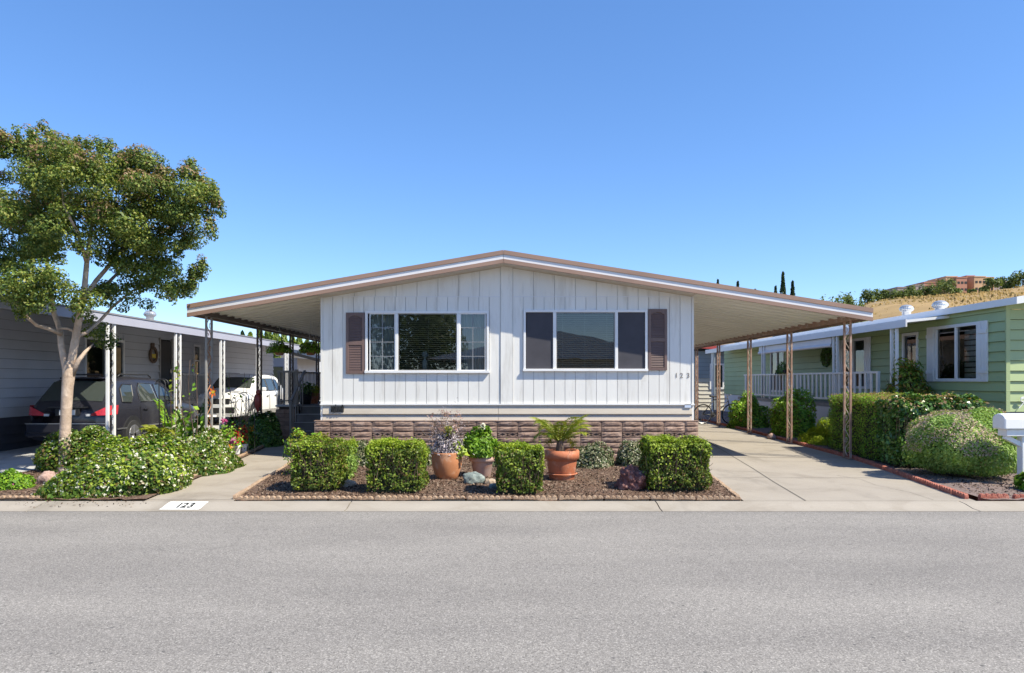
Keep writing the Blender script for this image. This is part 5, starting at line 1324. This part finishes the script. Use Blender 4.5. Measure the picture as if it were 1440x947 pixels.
# small flower pots along the path
for (x_, y_, r_, mt, lf, lab) in ((px(333, 14.9), 14.9, .075, 'white_metal', 'lf_red', 'small white pot of tall red flowers along the path edging'),
                                  (px(342, 15.2), 15.2, .085, 'white_metal', 'lf_red', 'white pot of red flowers next to a terracotta pot'),
                                  (px(351, 15.8), 15.8, .09, 'terracotta', 'lf_orange', 'terracotta flower pot with orange blooms by the dark shrub')):
    z_ = gz(0, y_) + .04
    t = pot('flower_pot', lab, (x_, y_, z_), [(r_ * .75, 0), (r_ * .8, .01), (r_, .15), (r_ * 1.06, .16), (r_ * 1.06, .19)], mt)
    stems('stems', (x_, y_, z_ + .15), 14, .10, .32, .004, 'twig', t)
    P = np.array([x_, y_, z_ + .27]) + NR.normal(0, 1, (160, 3)) * [.06, .06, .09]; leaves('foliage', P, P * 0 + [0, -1, .6], .06, .03, 'lf_privet', t, .9)
    P = np.array([x_, y_ - .02, z_ + .37]) + NR.normal(0, 1, (90, 3)) * [.05, .05, .10]; leaves('flower_heads', P, P * 0 + [0, -1, .5], .055, .042, lf, t, .9)
t = pot('flower_pot', 'low pot of magenta geraniums below the first iron post', (px(318, 14.6), 14.6, .06), [(.1, 0), (.11, .01), (.13, .16), (.14, .17), (.14, .2)], 'terracotta')
P = np.array([px(318, 14.6), 14.6, .42]) + NR.normal(0, 1, (420, 3)) * [.10, .09, .13]; leaves('foliage', P, P * 0 + [0, -1, .6], .06, .045, 'lf_privet', t, .9)
for (a, b) in ((315, 592), (327, 621), (306, 611)):
    P = np.array([px(a, 14.4), 14.42, pz(b, 14.4)]) + NR.normal(0, .028, (34, 3)); leaves('flower_head', P, P * 0 + [0, -1, .5], .045, .04, 'lf_magenta' if b != 611 else 'lf_red', t, .9, stuff=True)
t = pot('flower_pot', 'little pot of orange marigolds at the path end of the jasmine', (px(322, 14.0), 14.0, .05), [(.07, 0), (.08, .01), (.1, .12)], 'white_metal')
P = np.array([px(322, 14.0), 14.0, .22]) + NR.normal(0, .06, (120, 3)); leaves('foliage', P, P * 0 + [0, -1, .6], .05, .03, 'lf_privet', t, .9)
P = np.array([px(321, 14.0), 13.95, .26]) + NR.normal(0, .045, (50, 3)); leaves('flower_heads', P, P * 0 + [0, -1, .5], .045, .04, 'lf_orange', t, .9)
G2 = 'dark shrubs beside the path in canopy shade'
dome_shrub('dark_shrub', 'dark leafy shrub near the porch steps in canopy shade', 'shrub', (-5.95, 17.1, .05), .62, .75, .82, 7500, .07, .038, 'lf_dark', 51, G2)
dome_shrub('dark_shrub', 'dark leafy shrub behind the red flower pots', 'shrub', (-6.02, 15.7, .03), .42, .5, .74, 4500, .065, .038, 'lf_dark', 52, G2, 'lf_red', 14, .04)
t = thing('leafy_clump', (-6.7, 14.2, .03), 'dark green strappy clump behind the first iron post', 'plant')
fronds(t, (-6.72, 14.3, .15), 16, .42, 1.15, .45, 20, .20, .035, 'lf_privet', 'lf_privet', 9)
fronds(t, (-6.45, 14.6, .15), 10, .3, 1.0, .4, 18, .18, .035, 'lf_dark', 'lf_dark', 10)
def climber(label, base, h, n, mat, seed, spread=.22, L=.085):
    rn = random.Random(seed); t = thing('sapling', base, label, 'sapling'); m = MB(); P = []
    for k in range(n):
        a = rn.uniform(0, 6.28); pts = []
        for q in range(9):
            u = q / 8; pts.append((base[0] + math.cos(a) * spread * u + .05 * math.sin(5 * u + k), base[1] + math.sin(a) * spread * u, base[2] + h * u * rn.uniform(.97, 1.0)))
        m.tube(pts, [.009 - .0007 * q for q in range(9)], 5)
        for q in range(7):
            u = rn.uniform(.35, 1); i = min(7, int(u * 8)); p = np.array(pts[i]) + (np.array(pts[i + 1]) - np.array(pts[i])) * (u * 8 - i); P.append(p + NR.normal(0, .05, 3))
    m.build('stems', 'twig', t, smooth=True); P = np.array(P); leaves('foliage', P, P * 0 + [0, -1, .5], L, L * .6, mat, t, 1.0)
climber('sparse yellowish sapling between two white iron posts', (px(238, 13.4), 13.4, .03), 1.85, 2, 'lf_sago', 3, .35, .085)
climber('thin leafy sapling beside the first brown iron post', (px(270, 13.9), 13.9, .03), 2.0, 4, 'lf_privet', 4, .3, .10)
climber('slender dark sapling before the white car', (px(341, 15.2), 15.2, .05), 1.75, 5, 'lf_privet', 5, .30, .085)
# iron trellis and shepherd hook
t = thing('trellis', (px(345, 15), 15, .04), 'thin scrolled iron trellis before the white car', 'trellis')
m = MB(); xa, xb = px(331, 15), px(358, 15)
for q in range(4): x = xa + (xb - xa) * q / 3; m.tube([(x, 15, .04), (x, 15, 1.25)], .006, 5)
for k in range(2):
    cx_ = xa + (xb - xa) * (.25 + .5 * k); m.tube([(cx_ + .09 * math.cos(v), 15, 1.1 + .12 * math.sin(v)) for v in np.linspace(-.5, 4.5, 12)], .006, 5)
m.tube([(xa, 15, 1.25)] + [(xa + (xb - xa) * u, 15, 1.25 + .12 * math.sin(math.pi * u)) for u in np.linspace(0, 1, 9)], .006, 5); m.bar((xa, 15, .7), (xb, 15, .7), .01)
m.build('lattice', 'black_iron', t)
t = thing('shepherd_hook', (px(227, 13.6), 13.6, .03), 'pair of black shepherd hook rods before the black car', 'plant hook')
for p_, dx in ((225, -1), (231, 1)):
    x = px(p_, 13.6); MB().tube([(x, 13.6, .02), (x + .02 * dx, 13.6, 1.55)] + [(x + .02 * dx - dx * .09 * (1 - math.cos(a)), 13.6, 1.55 + .09 * math.sin(a)) for a in np.linspace(.3, 3.3, 8)], .011, 6).build('rod', 'black_iron', t, smooth=True)
# ornaments on the posts
t = thing('parrot_ornament', (-6.02, 17.0, 1.1), 'dark red parrot shaped ornament hanging on the second iron post', 'ornament')
m = MB().lathe([(.001, -.26), (.03, -.22), (.085, -.08), (.10, .05), (.075, .16), (.04, .2)], (-6.0, 16.98, 1.1), 14); m.lathe([(.001, -.08), (.05, -.05), (.065, .0), (.05, .05), (.001, .075)], (-5.98, 16.96, 1.33), 14)
m.build('body', 'red_enamel', t, smooth=True); MB().bar((-5.98, 16.98, 1.05), (-5.9, 16.97, .82), .06, .02).build('tail', 'dark', t); MB().bar((-5.94, 16.93, 1.33), (-5.88, 16.9, 1.29), .03).build('beak', 'dark', t)
t = thing('flower_ornament', (-6.0, 14.45, 1.4), 'orange metal flower ornament fixed to the first iron post', 'ornament')
m = MB()
for k in range(6):
    a = k * math.pi / 3 + .3; m.add([(-6.0, 14.42, 1.38), (-6.0 + .05 * math.cos(a - .4), 14.40, 1.38 + .07 * math.sin(a - .4)), (-6.0 + .085 * math.cos(a), 14.38, 1.38 + .13 * math.sin(a)), (-6.0 + .05 * math.cos(a + .4), 14.40, 1.38 + .07 * math.sin(a + .4))], [(0, 1, 2, 3)])
m.build('petals', 'orange', t); MB().tube([(-6.0, 14.43, 1.38), (-6.0, 14.395, 1.38)], .03, 10).build('centre', 'yellow', t)
# hanging baskets
for p_, lab in ((393, 'fern in a hanging basket nearer the white car'), (437, 'fern in a hanging basket close to the white wall')):
    Y = 18.2; c = (px(p_, Y), Y, pz(493, Y)); t = thing('hanging_basket', c, lab, 'hanging basket', 'hanging baskets under the canopy')
    MB().lathe([(.001, -.13), (.09, -.12), (.14, -.02), (.155, .02), (.13, .02)], c, 18).build('basket', 'terracotta', t, smooth=True)
    m = MB(); zt = rtop(c[0]) - .125
    for a in (0.3, 2.4, 4.5): m.tube([(c[0] + .14 * math.cos(a), c[1] + .14 * math.sin(a), c[2]), (c[0], c[1], zt - .1)], .004, 4)
    m.tube([(c[0], c[1], zt - .1), (c[0], c[1], zt)], .005, 4); m.build('hanger', 'galv', t)
    P, N = dome_cloud(1300, (c[0], c[1], c[2] + .0), .32, .3, .24, .25, p_, -.35, .35); leaves('foliage', P, N, .07, .028, 'lf_privet', t, .9, .2)
# things on the porch
for (p_, q_, Y, mt, lf, rr_, lab) in ((430, 572, 20.4, 'dark', 'lf_dark', .18, 'large dark planter on the porch beside the stair rail'), (441, 556, 21.0, 'terracotta_red', 'lf_sago', .16, 'red pot with yellow green plant on the porch near the wall'),
                                      (417, 570, 20.2, 'white_metal', 'lf_dark', .09, 'small white pot on the porch behind the railing')):
    c = (px(p_, Y), Y, PZ + .002); t = pot('porch_planter', lab, c, [(rr_ * .7, 0), (rr_ * .75, .01), (rr_, rr_ * 1.8), (rr_ * 1.05, rr_ * 1.9)], mt)
    P, N = dome_cloud(500, (c[0], c[1], c[2] + rr_ * 1.8), rr_ * 1.3, rr_ * 1.3, rr_ * 1.9, .3, 4, -.2, .3); leaves('foliage', P, N, .08, .035, lf, t, .9, .2)

# ------------------------------------------------------------------ driveway shrubs
sl = -.11
tdh = box_hedge('privet_hedge', 'tall clipped privet hedge with dry brown top around the driveway post', 7.0, 8.35, 13.62, 16.3, .02, 1.29, 26000, .032, .02, 'lf_privet', 'lf_dry', 3600, None, shear=.10, tipdepth=.03)
box_hedge('glossy_hedge', 'dark glossy leaved hedge end behind the mauve shrub', 6.98, 8.5, 12.72, 13.6, .02, 1.27, 15000, .062, .042, 'lf_dark', 'lf_dry', 700, None, shear=0, wob=.05)
dome_shrub('red_tip_shrub', 'yellow green shrub with reddish tips rising behind the glossy hedge', 'shrub', (8.5, 13.35, .5), .52, .5, .98, 4200, .075, .03, 'lf_privet', 61, None, None, 0, .03, .2, .3, .55, -.1, None, 'lf_dry', 500)
t = thing('mauve_shrub', (7.5, 11.7, .04), 'rounded grey green shrub with faded mauve flowers at the brick edge', 'shrub')
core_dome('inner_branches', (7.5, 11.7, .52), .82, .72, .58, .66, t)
P, N = dome_cloud(30000, (7.5, 11.7, .54), .92, .80, .66, .11, 71, -.86, .22); P[:, 2] = np.maximum(P[:, 2], .06)
leaves('foliage', P, N, .046, .017, 'lf_sage', t, .9, .3)
P, N = dome_cloud(12000, (7.5, 11.7, .54), .94, .82, .69, .05, 71, -.15, .22)
k_ = (np.sin(P[:, 0] * 7 + 1) + np.sin(P[:, 1] * 6) + np.sin(P[:, 2] * 8 + 2) + P[:, 2] * 1.2 - (P[:, 0] - 7.5)) > .3
leaves('blossoms', P[k_][:5200], N[k_][:5200], .034, .016, 'lf_mauve', t, .9, .3, stuff=True)
stems('stems', (7.5, 11.7, .02), 46, .42, .34, .012, 'brick_edge', t)
dome_shrub('low_shrub', 'small dark green shrub at the kerb below the mailbox', 'shrub', (7.72, 10.1, .02), .46, .42, .62, 4200, .075, .042, 'lf_privet', 81, None, None, 0, .03, .14, .3, .62, -.1, None, 'lf_bright', 250)
G3 = 'round dark shrubs along the shaded side of the driveway'
dome_shrub('round_shrub', 'round dark shrub behind the second driveway post', 'shrub', (7.72, 19.3, .08), .72, .8, 1.36, 9000, .075, .042, 'lf_privet', 91, G3, amp=.3, depth=.18, core=.6)
dome_shrub('round_shrub', 'round dark shrub beside the parked bicycle', 'shrub', (7.55, 22.4, .1), .78, .8, 1.16, 8000, .075, .042, 'lf_privet', 92, G3, amp=.3, depth=.18, core=.6)
t = thing('lime_juniper', (7.55, 16.95, .06), 'low lime green feathery juniper between posts on the driveway edge', 'shrub')
core_dome('inner_branches', (7.55, 16.95, .06), .5, .5, .5, .6, t)
P, N = dome_cloud(6500, (7.55, 16.95, .08), .56, .6, .62, .2, 95, -.05, .4); leaves('foliage', P, N, .10, .016, 'lf_lime', t, .8, .3, N + np.array([0, 0, .6]))
t = thing('nandina', (9.35, 16.75, .2), 'airy heavenly bamboo with red tinged leaves against the green wall', 'shrub')
stems('stems', (9.35, 16.75, .05), 22, .5, 2.0, .012, 'twig', t)
P, N = dome_cloud(3600, (9.38, 16.75, 1.35), .62, .45, 1.0, .3, 97, -.8, .4); leaves('foliage', P, N, .10, .038, 'lf_nandina', t, .9, .3)
t = thing('rail_planter', (SE - .1, 23.1, 1.84), 'dark leafy plant standing on the white porch rail', 'plant')
P, N = dome_cloud(500, (SE, 23.4, 1.86), .2, .5, .35, .3, 4, -.1, .4); leaves('foliage', P, N, .09, .04, 'lf_dark', t, .9)
MB().box(SE - .08, SE + .1, 23.0, 23.8, 1.845, 1.95).build('planter_box', 'dark', t)

# ------------------------------------------------------------------ crape myrtle
TX, TY = -7.70, 12.3
cm = thing('crape_myrtle', (TX, TY, .03), 'crape myrtle tree with smooth pale trunk and broad green crown by the kerb', 'tree')
def tp(x, y, dy=0.0): return (px(x, TY + dy), TY + dy, pz(y, TY + dy))
tr = MB()
tr.tube([(TX + .0, TY, -.05), tp(90, 652), tp(91, 620), tp(93, 580), tp(95, 545), tp(97, 522), tp(98, 508)], [.13, .098, .089, .086, .09, .102, .078], 14)
limbs = [([tp(96, 528), tp(90, 505), tp(86, 485), tp(84, 462, .1), tp(76, 440, .2), tp(70, 395, .3), tp(60, 330, .3), tp(45, 270, .2), tp(38, 215, .1)], [.085, .068, .06, .055, .05, .042, .034, .022, .01]),
         ([tp(98, 526), tp(102, 500), tp(107, 472), tp(112, 445, -.1), tp(118, 415, -.2), tp(122, 370, -.2), tp(130, 310, -.1), tp(142, 250)], [.09, .078, .072, .064, .056, .046, .032, .014]),
         ([tp(100, 530), tp(110, 508), tp(120, 495), tp(131, 484, .3)], [.06, .045, .035, .012]),
         ([tp(86, 470), tp(70, 463, -.2), tp(52, 458, -.4), tp(38, 446, -.6), tp(22, 425, -.8), tp(0, 400, -1)], [.045, .036, .033, .03, .026, .015]),
         ([tp(107, 474), tp(122, 468, .2), tp(140, 452, .4), tp(158, 432, .6), tp(185, 410, .7), tp(225, 390, .8)], [.045, .036, .032, .028, .02, .01]),
         ([tp(116, 425, -.2), tp(135, 395, .1), tp(155, 372, .3), tp(180, 340, .4), tp(215, 300, .4), tp(245, 270, .3)], [.05, .044, .038, .03, .02, .01]),
         ([tp(118, 415), tp(150, 400, .6), tp(165, 385, .8), tp(200, 350, 1.1), tp(250, 310, 1.2), tp(280, 290, 1.2)], [.045, .036, .03, .024, .016, .01]),
         ([tp(70, 395, .3), tp(45, 375, .6), tp(10, 340, .9), tp(-40, 300, 1.1)], [.04, .032, .022, .01]),
         ([tp(122, 370, -.2), tp(110, 330, -.6), tp(90, 290, -1), tp(85, 240, -1.1)], [.04, .03, .02, .01]),
         ([tp(84, 462), tp(95, 462, -.1), tp(108, 468)], [.03, .026, .03])]
tr.build('trunk', 'bark', cm, smooth=True)
for pts, rad in limbs: MB().tube(pts, [r * .86 for r in rad], 9).build('branch', 'bark', cm, smooth=True)
lobes = [(28, 255, 62, 62, 1.1, .2, 22), (46, 208, 34, 26, .5, .0, 7), (140, 262, 88, 50, 1.2, -.2, 30), (150, 232, 50, 24, .7, .1, 9), (112, 226, 16, 14, .3, 0, 2), (196, 236, 26, 20, .45, 0, 4), (238, 285, 48, 40, .9, 0, 14),
         (268, 262, 24, 22, .45, 0, 5), (287, 290, 15, 20, .35, 0, 3), (110, 318, 105, 42, 1.3, -.3, 30), (215, 320, 62, 30, .9, .1, 14), (20, 330, 62, 50, 1.2, .2, 20),
         (62, 405, 52, 34, .7, -.9, 13), (15, 395, 42, 34, .8, -.5, 8), (215, 388, 56, 26, .7, .7, 12), (262, 380, 20, 13, .4, .7, 3), (175, 420, 40, 22, .6, .5, 7), (235, 408, 18, 16, .4, .6, 2), (165, 365, 40, 22, .6, .3, 6), (145, 470, 26, 16, .4, .5, 3),
         (-60, 300, 70, 90, 1.3, .2, 24), (-90, 390, 60, 50, 1.0, 0, 9), (125, 450, 18, 12, .3, .2, 1)]
CP, CN, TPp, TN = [], [], [], []
for li, (cx_, cy_, rx_, ry_, rd_, dd, ncl) in enumerate(lobes):
    for k in range(int(ncl * 1.5)):
        d = norm(NR.normal(0, 1, (1, 3)))[0]; q = NR.uniform(.3, 1.12) ** .5
        Y = TY + dd + d[1] * rd_ * q
        c = np.array([px(cx_ + d[0] * rx_ * q, TY + dd) , Y, pz(cy_ - d[2] * ry_ * q, TY + dd)])
        rad = NR.uniform(.13, .29) * (.75 if ncl < 8 else 1); nl = int(500 * (rad / .25) ** 2)
        D = norm(NR.normal(0, 1, (nl, 3))); rr_ = NR.uniform(.25, 1, (nl, 1)) ** .45
        sc_ = np.array([1.15, 1.15, .8])
        CP.append(c + D * rr_ * rad * sc_); CN.append(D + np.array([0, -.1, .35]))
        if d[2] > -.15 and cy_ < 345 and NR.random() < .66:
            D2 = norm(NR.normal(0, 1, (130, 3)) + [0, -.3, .9]); TPp.append(c + D2 * rad * sc_ * NR.uniform(.85, 1.2, (130, 1))); TN.append(D2)
for (a, b, dd) in ((38, 190, 0), (62, 186, .1), (50, 196, -.2), (20, 206, .1), (2, 206, 0), (78, 208, -.1), (110, 208, 0), (128, 206, .2), (148, 210, -.2), (160, 220, .1), (192, 218, 0), (176, 224, .3), (206, 232, -.1), (224, 246, .2), (258, 240, 0), (272, 240, .1), (284, 252, .2),
                   (296, 276, 0), (304, 284, .1), (300, 312, .2), (292, 326, -.1), (284, 372, .7), (272, 386, .7), (250, 352, .5), (266, 338, .3), (240, 414, .6), (118, 436, -.8), (30, 430, -.9), (90, 214, .3), (236, 258, -.2)):
    c = np.array([px(a, TY + dd), TY + dd, pz(b, TY + dd)])
    for k in range(3):
        e = c + NR.normal(0, .06, 3) + np.array([0, 0, .07 * (k - 1)]); D = norm(NR.normal(0, 1, (110, 3)))
        CP.append(e + D * NR.uniform(.3, 1, (110, 1)) * np.array([.10, .10, .15])); CN.append(D + np.array([0, -.1, .35]))
    D2 = norm(NR.normal(0, 1, (30, 3)) + [0, -.3, .9]); TPp.append(c + D2 * np.array([.1, .1, .2])); TN.append(D2)
CP = np.concatenate(CP); CN = np.concatenate(CN); leaves('crown', CP, CN, .049, .03, 'lf_tree', cm, .9, .25)
leaves('seed_heads', np.concatenate(TPp), np.concatenate(TN), .05, .022, 'lf_tip', cm, .9, .3, stuff=True)

# ------------------------------------------------------------------ trees far behind
def far_tree(name, label, x, y, zg, h, w, mat, n=900, L=.7, group=None, trunk=.2, seed=1, cy=False):
    rn = np.random.default_rng(seed); t = thing(name, (x, y, zg), label, 'tree', group)
    MB().tube([(x, y, zg - .5), (x, y, zg + h * (.85 if cy else .5))], [w * .05 + .05, .04], 6).build('trunk', 'twig', t)
    if cy:
        u = rn.random(n) ** .8; a = rn.uniform(0, 6.28, n); r_ = w / 2 * np.sin(np.pi * (.12 + .86 * u)) ** .8 * rn.uniform(.6, 1.12, n)
        P = np.stack([x + r_ * np.cos(a), y + r_ * np.sin(a), zg + h * (.06 + .94 * u)], 1); N = np.stack([np.cos(a), np.sin(a), .4 + 0 * a], 1)
    else:
        P, N = [], []
        for k in range(9):
            d = norm(rn.normal(0, 1, (1, 3)))[0]; c = np.array([x, y, zg + h * .6]) + d * np.array([w * .3, w * .3, h * .2]); m_ = n // 9
            D = norm(rn.normal(0, 1, (m_, 3))); P.append(c + D * rn.uniform(.5, 1, (m_, 1)) * np.array([w * .26, w * .26, h * .24])); N.append(D + [0, 0, .3])
        P = np.concatenate(P); N = np.concatenate(N)
    leaves('crown', P, N, L, L * .6, mat, t, .9, .2, (np.tile([0, 0, 1.0], (len(P), 1)) if cy else None))
def ridge(p): return float(np.interp(p, [900, 1100, 1200, 1225, 1280, 1340, 1400, 1440, 1560, 1800], [505, 470, 437, 431, 426, 419, 412, 408, 398, 380]))
HY = 250.0
# golden hill
m = MB(); nx_, ny_ = 60, 24
for j in range(ny_ + 1):
    v = j / ny_; Y = 70 + (HY + 60 - 70) * v
    for i in range(nx_ + 1):
        p = 760 + 1500 * i / nx_; X = px(p, HY); zc = pz(ridge(min(p, 1800)), HY)
        vv = min(1, (Y - 70) / (HY - 70)); s = vv * vv * (3 - 2 * vv)
        m.v.append((X * (.55 + .45 * vv), Y, max(-1, (zc + .6 * math.sin(X * .11) * s + .35 * math.sin(X * .3 + Y * .2) * s) * s + .1)))
for j in range(ny_):
    for i in range(nx_): q = j * (nx_ + 1) + i; m.f.append((q, q + 1, q + nx_ + 2, q + nx_ + 1))
tag(m.build('hill', 'golden_grass', smooth=True), kind='structure')
gp = NR.uniform(1150, 1800, 9000); gv = NR.uniform(.35, 1.0, 9000); GY = 70 + (HY + 2 - 70) * gv; gx = np.array([px(a, HY) * (.55 + .45 * min(1, (b - 70) / (HY - 70))) for a, b in zip(gp, GY)])
def hz(p, X, Y):
    vv = min(1, (Y - 70) / (HY - 70)); s = vv * vv * (3 - 2 * vv); return (pz(ridge(min(p, 1800)), HY) + .6 * math.sin(X * .11) * s + .35 * math.sin(X * .3 + Y * .2) * s) * s + .1
M['lf_straw'] = leaf_mat('straw_tuft', [(.36, .25, .11), (.28, .19, .08), (.42, .31, .15), (.22, .17, .08)], .06, .3, .9, .1)
GP = np.array([[a, b, hz(c, a, b) + .12] for a, b, c in zip(gx, GY, gp)])
tag(leaves('hill_grass', 'lf_straw' and GP, np.tile([0, -1.0, .5], (len(GP), 1)), 1.0, .5, 'lf_straw', None, .6, 0, np.tile([0, 0, 1.0], (len(GP), 1))), kind='stuff')
def hilltop(p): return pz(ridge(p), HY)
GH = 'round trees along the crest of the golden hill'
rn = random.Random(4)
for i, (p, top, wd) in enumerate([(1190, 414, 16), (1219, 409, 20), (1236, 408, 20), (1252, 406, 20), (1268, 405, 20), (1283, 403, 20), (1298, 402, 20), (1312, 400, 20), (1328, 392, 26), (1344, 407, 14), (1366, 408, 11), (1384, 405, 14), (1396, 392, 22), (1412, 391, 20), (1426, 386, 18), (1438, 377, 26), (1456, 374, 26)]):
    Y = HY + rn.uniform(4, 8) - (9 if p in (1328, 1396, 1438) else 0); zg = hilltop(p) - .5; z1 = pz(top, Y)
    lab = 'round green tree in the row along the crest of the golden hill'
    far_tree('hill_tree', lab, px(p, Y), Y, zg, max(3.5, z1 - zg + .6), wd * Y / 1000 * 1.15, 'lf_oak', 700, .75, GH, seed=i + 3)
# resort buildings on the crest
rb = thing('hilltop_resort', (px(1330, 275), 275, 28), 'cluster of terracotta and tan flat roofed blocks on the hill crest', 'building')
for i, (a, b, top, mt, dy) in enumerate([(1262, 1282, 405, 'resort_grey', 4), (1283, 1300, 402, 'resort_grey', 2), (1299, 1318, 398, 'resort_red', 5), (1316, 1334, 394, 'resort_tan', 8), (1330, 1346, 390, 'resort_tan', 3), (1345, 1360, 391, 'resort_red', 0), (1359, 1371, 389, 'resort_red', 4), (1370, 1386, 390, 'resort_tan', 0), (1385, 1398, 391, 'resort_tan', 6), (1396, 1412, 394, 'resort_grey', 9), (1408, 1424, 397, 'resort_grey', 12)]):
    Y = 272 + dy; w = MB().box(px(a, Y), px(b, Y), Y, Y + 12, 24, pz(top, Y)); w.box(px(a, Y) - .1, px(b, Y) + .1, Y - .15, Y + 12.1, pz(top, Y) + .01, pz(top, Y) + .4)
    o = w.build('block_wall', mt, rb)
    nw = max(1, int((b - a) / 5)); g = MB()
    for fl in range(3):
        for q in range(nw):
            xa = px(a + (b - a) * (q + .3) / nw, Y); z = pz(top, Y) - 1.4 - fl * 2.6; g.box(xa, xa + .9, Y - .06, Y - .01, z - .9, z)
    g.build('windows', 'dark', o)
# cypresses and trees beyond the lots
GC = 'slim cypresses rising behind the roof'
for i, (p, top, wd, lab) in enumerate([(1101, 383, 9, 'tallest slim cypress rising behind the brown roof edge'), (1117, 395, 9, 'second tallest cypress, beside the tallest one behind the roof'), (1095, 402, 6, 'short cypress tip on the house side of the tallest cypress'), (1110, 402, 6, 'short cypress between the two tallest behind the roof'),
                                       (1045, 393, 6, 'lone cypress tip above the roof slope, between ridge and cypress cluster'), (1018, 390, 5, 'cypress tip highest along the roof slope, closest to the ridge'), (1074, 403, 4, 'tiny cypress tip just before the cypress cluster'), (1130, 411, 5, 'small cypress tip just past the cypress cluster')]):
    Y = 120; far_tree('cypress', lab, px(p, Y), Y + i * .7, 0, pz(top, Y), wd * Y / 1000 * 1.15, 'lf_cypress', 1700, .5, GC, seed=40 + i, cy=True)
for i, (p, top, wd) in enumerate([(1140, 419, 16), (1155, 415, 20), (1171, 416, 22), (1182, 414, 18), (1196, 412, 24), (1208, 417, 18), (1128, 423, 16)]):
    Y = 110 + i * 1.5; far_tree('park_tree', 'round green tree in the row behind the brown roof end', px(p, Y), Y, 0, pz(top, Y), wd * Y / 1000 * 1.9, 'lf_oak', 1500, .45, 'round trees behind the roof end', seed=60 + i)
for i, (p, top) in enumerate([(352, 470), (366, 466), (377, 462), (388, 466), (399, 470), (411, 474), (421, 476), (432, 480), (443, 482), (452, 484)]):
    Y = 56 + (i % 3); far_tree('screen_tree', 'upright light green tree in the screen behind the white outbuilding', px(p, Y), Y, .1, pz(top, Y), 1.15, 'lf_poplar', 2200, .28, 'upright trees screening the lots behind', seed=80 + i, cy=True)
far_tree('conifer', 'dark pointed conifer tip above the grey carport roof', px(341, 60), 60, 0, pz(466, 60), .9, 'lf_cypress', 900, .25, None, seed=99, cy=True)

# ================================================================== light, sky, camera
sa, sb_ = 1.99, 2.64
sd = Vector((sa, -1, sb_)).normalized()
elev = math.asin(sd.z)
sun = bpy.data.lights.new('sun', 'SUN'); sun.energy = SUN; sun.angle = math.radians(.53); sun.color = (1.0, .925, .745)
so = bpy.data.objects.new('sun', sun); COL.objects.link(so); so.location = (20, -12, 30)
so.rotation_euler = (-sd).to_track_quat('-Z', 'Y').to_euler()
W = bpy.data.worlds.new('World'); SC.world = W; W.use_nodes = True
nt = W.node_tree; bg = nt.nodes['Background']
sk_ = nt.nodes.new('ShaderNodeTexSky'); sk_.sky_type = 'NISHITA'; sk_.sun_disc = False
sk_.sun_elevation = elev; sk_.sun_rotation = math.atan2(sd.x, sd.y)
sk_.air_density = AIR; sk_.dust_density = DUST; sk_.ozone_density = OZ; sk_.altitude = 0
hs = nt.nodes.new('ShaderNodeHueSaturation'); hs.inputs['Saturation'].default_value = SAT; hs.inputs['Hue'].default_value = HUE
gm = nt.nodes.new('ShaderNodeGamma'); gm.inputs[1].default_value = GAM
nt.links.new(sk_.outputs[0], gm.inputs[0]); nt.links.new(gm.outputs[0], hs.inputs['Color']); nt.links.new(hs.outputs[0], bg.inputs['Color']); bg.inputs['Strength'].default_value = SKY

cam = bpy.data.cameras.new('camera'); co = bpy.data.objects.new('camera', cam); COL.objects.link(co)
co.location = (0, 0, H); co.rotation_euler = (math.pi / 2, 0, 0)
cam.sensor_width = 36; cam.sensor_fit = 'HORIZONTAL'; cam.lens = 36 * F / 1440; cam.shift_x = 4 / 1440; cam.shift_y = 61.5 / 1440
cam.clip_start = .05; cam.clip_end = 4000
SC.camera = co
SC.view_settings.view_transform = 'Standard'; SC.view_settings.look = 'None'; SC.view_settings.gamma = 1.0
SC.view_settings.use_curve_mapping = False; SC.view_settings.exposure = EXPO
SC.render.engine = 'CYCLES'
SC.cycles.use_denoising = True
try: SC.cycles.denoiser = 'OPENIMAGEDENOISE'; SC.cycles.denoising_input_passes = 'RGB_ALBEDO_NORMAL'; SC.cycles.denoising_prefilter = 'ACCURATE'
except Exception: pass
SC.cycles.max_bounces = 10; SC.cycles.diffuse_bounces = 6; SC.cycles.transparent_max_bounces = 12
SC.cycles.sample_clamp_indirect = 10
bpy.context.view_layer.update()
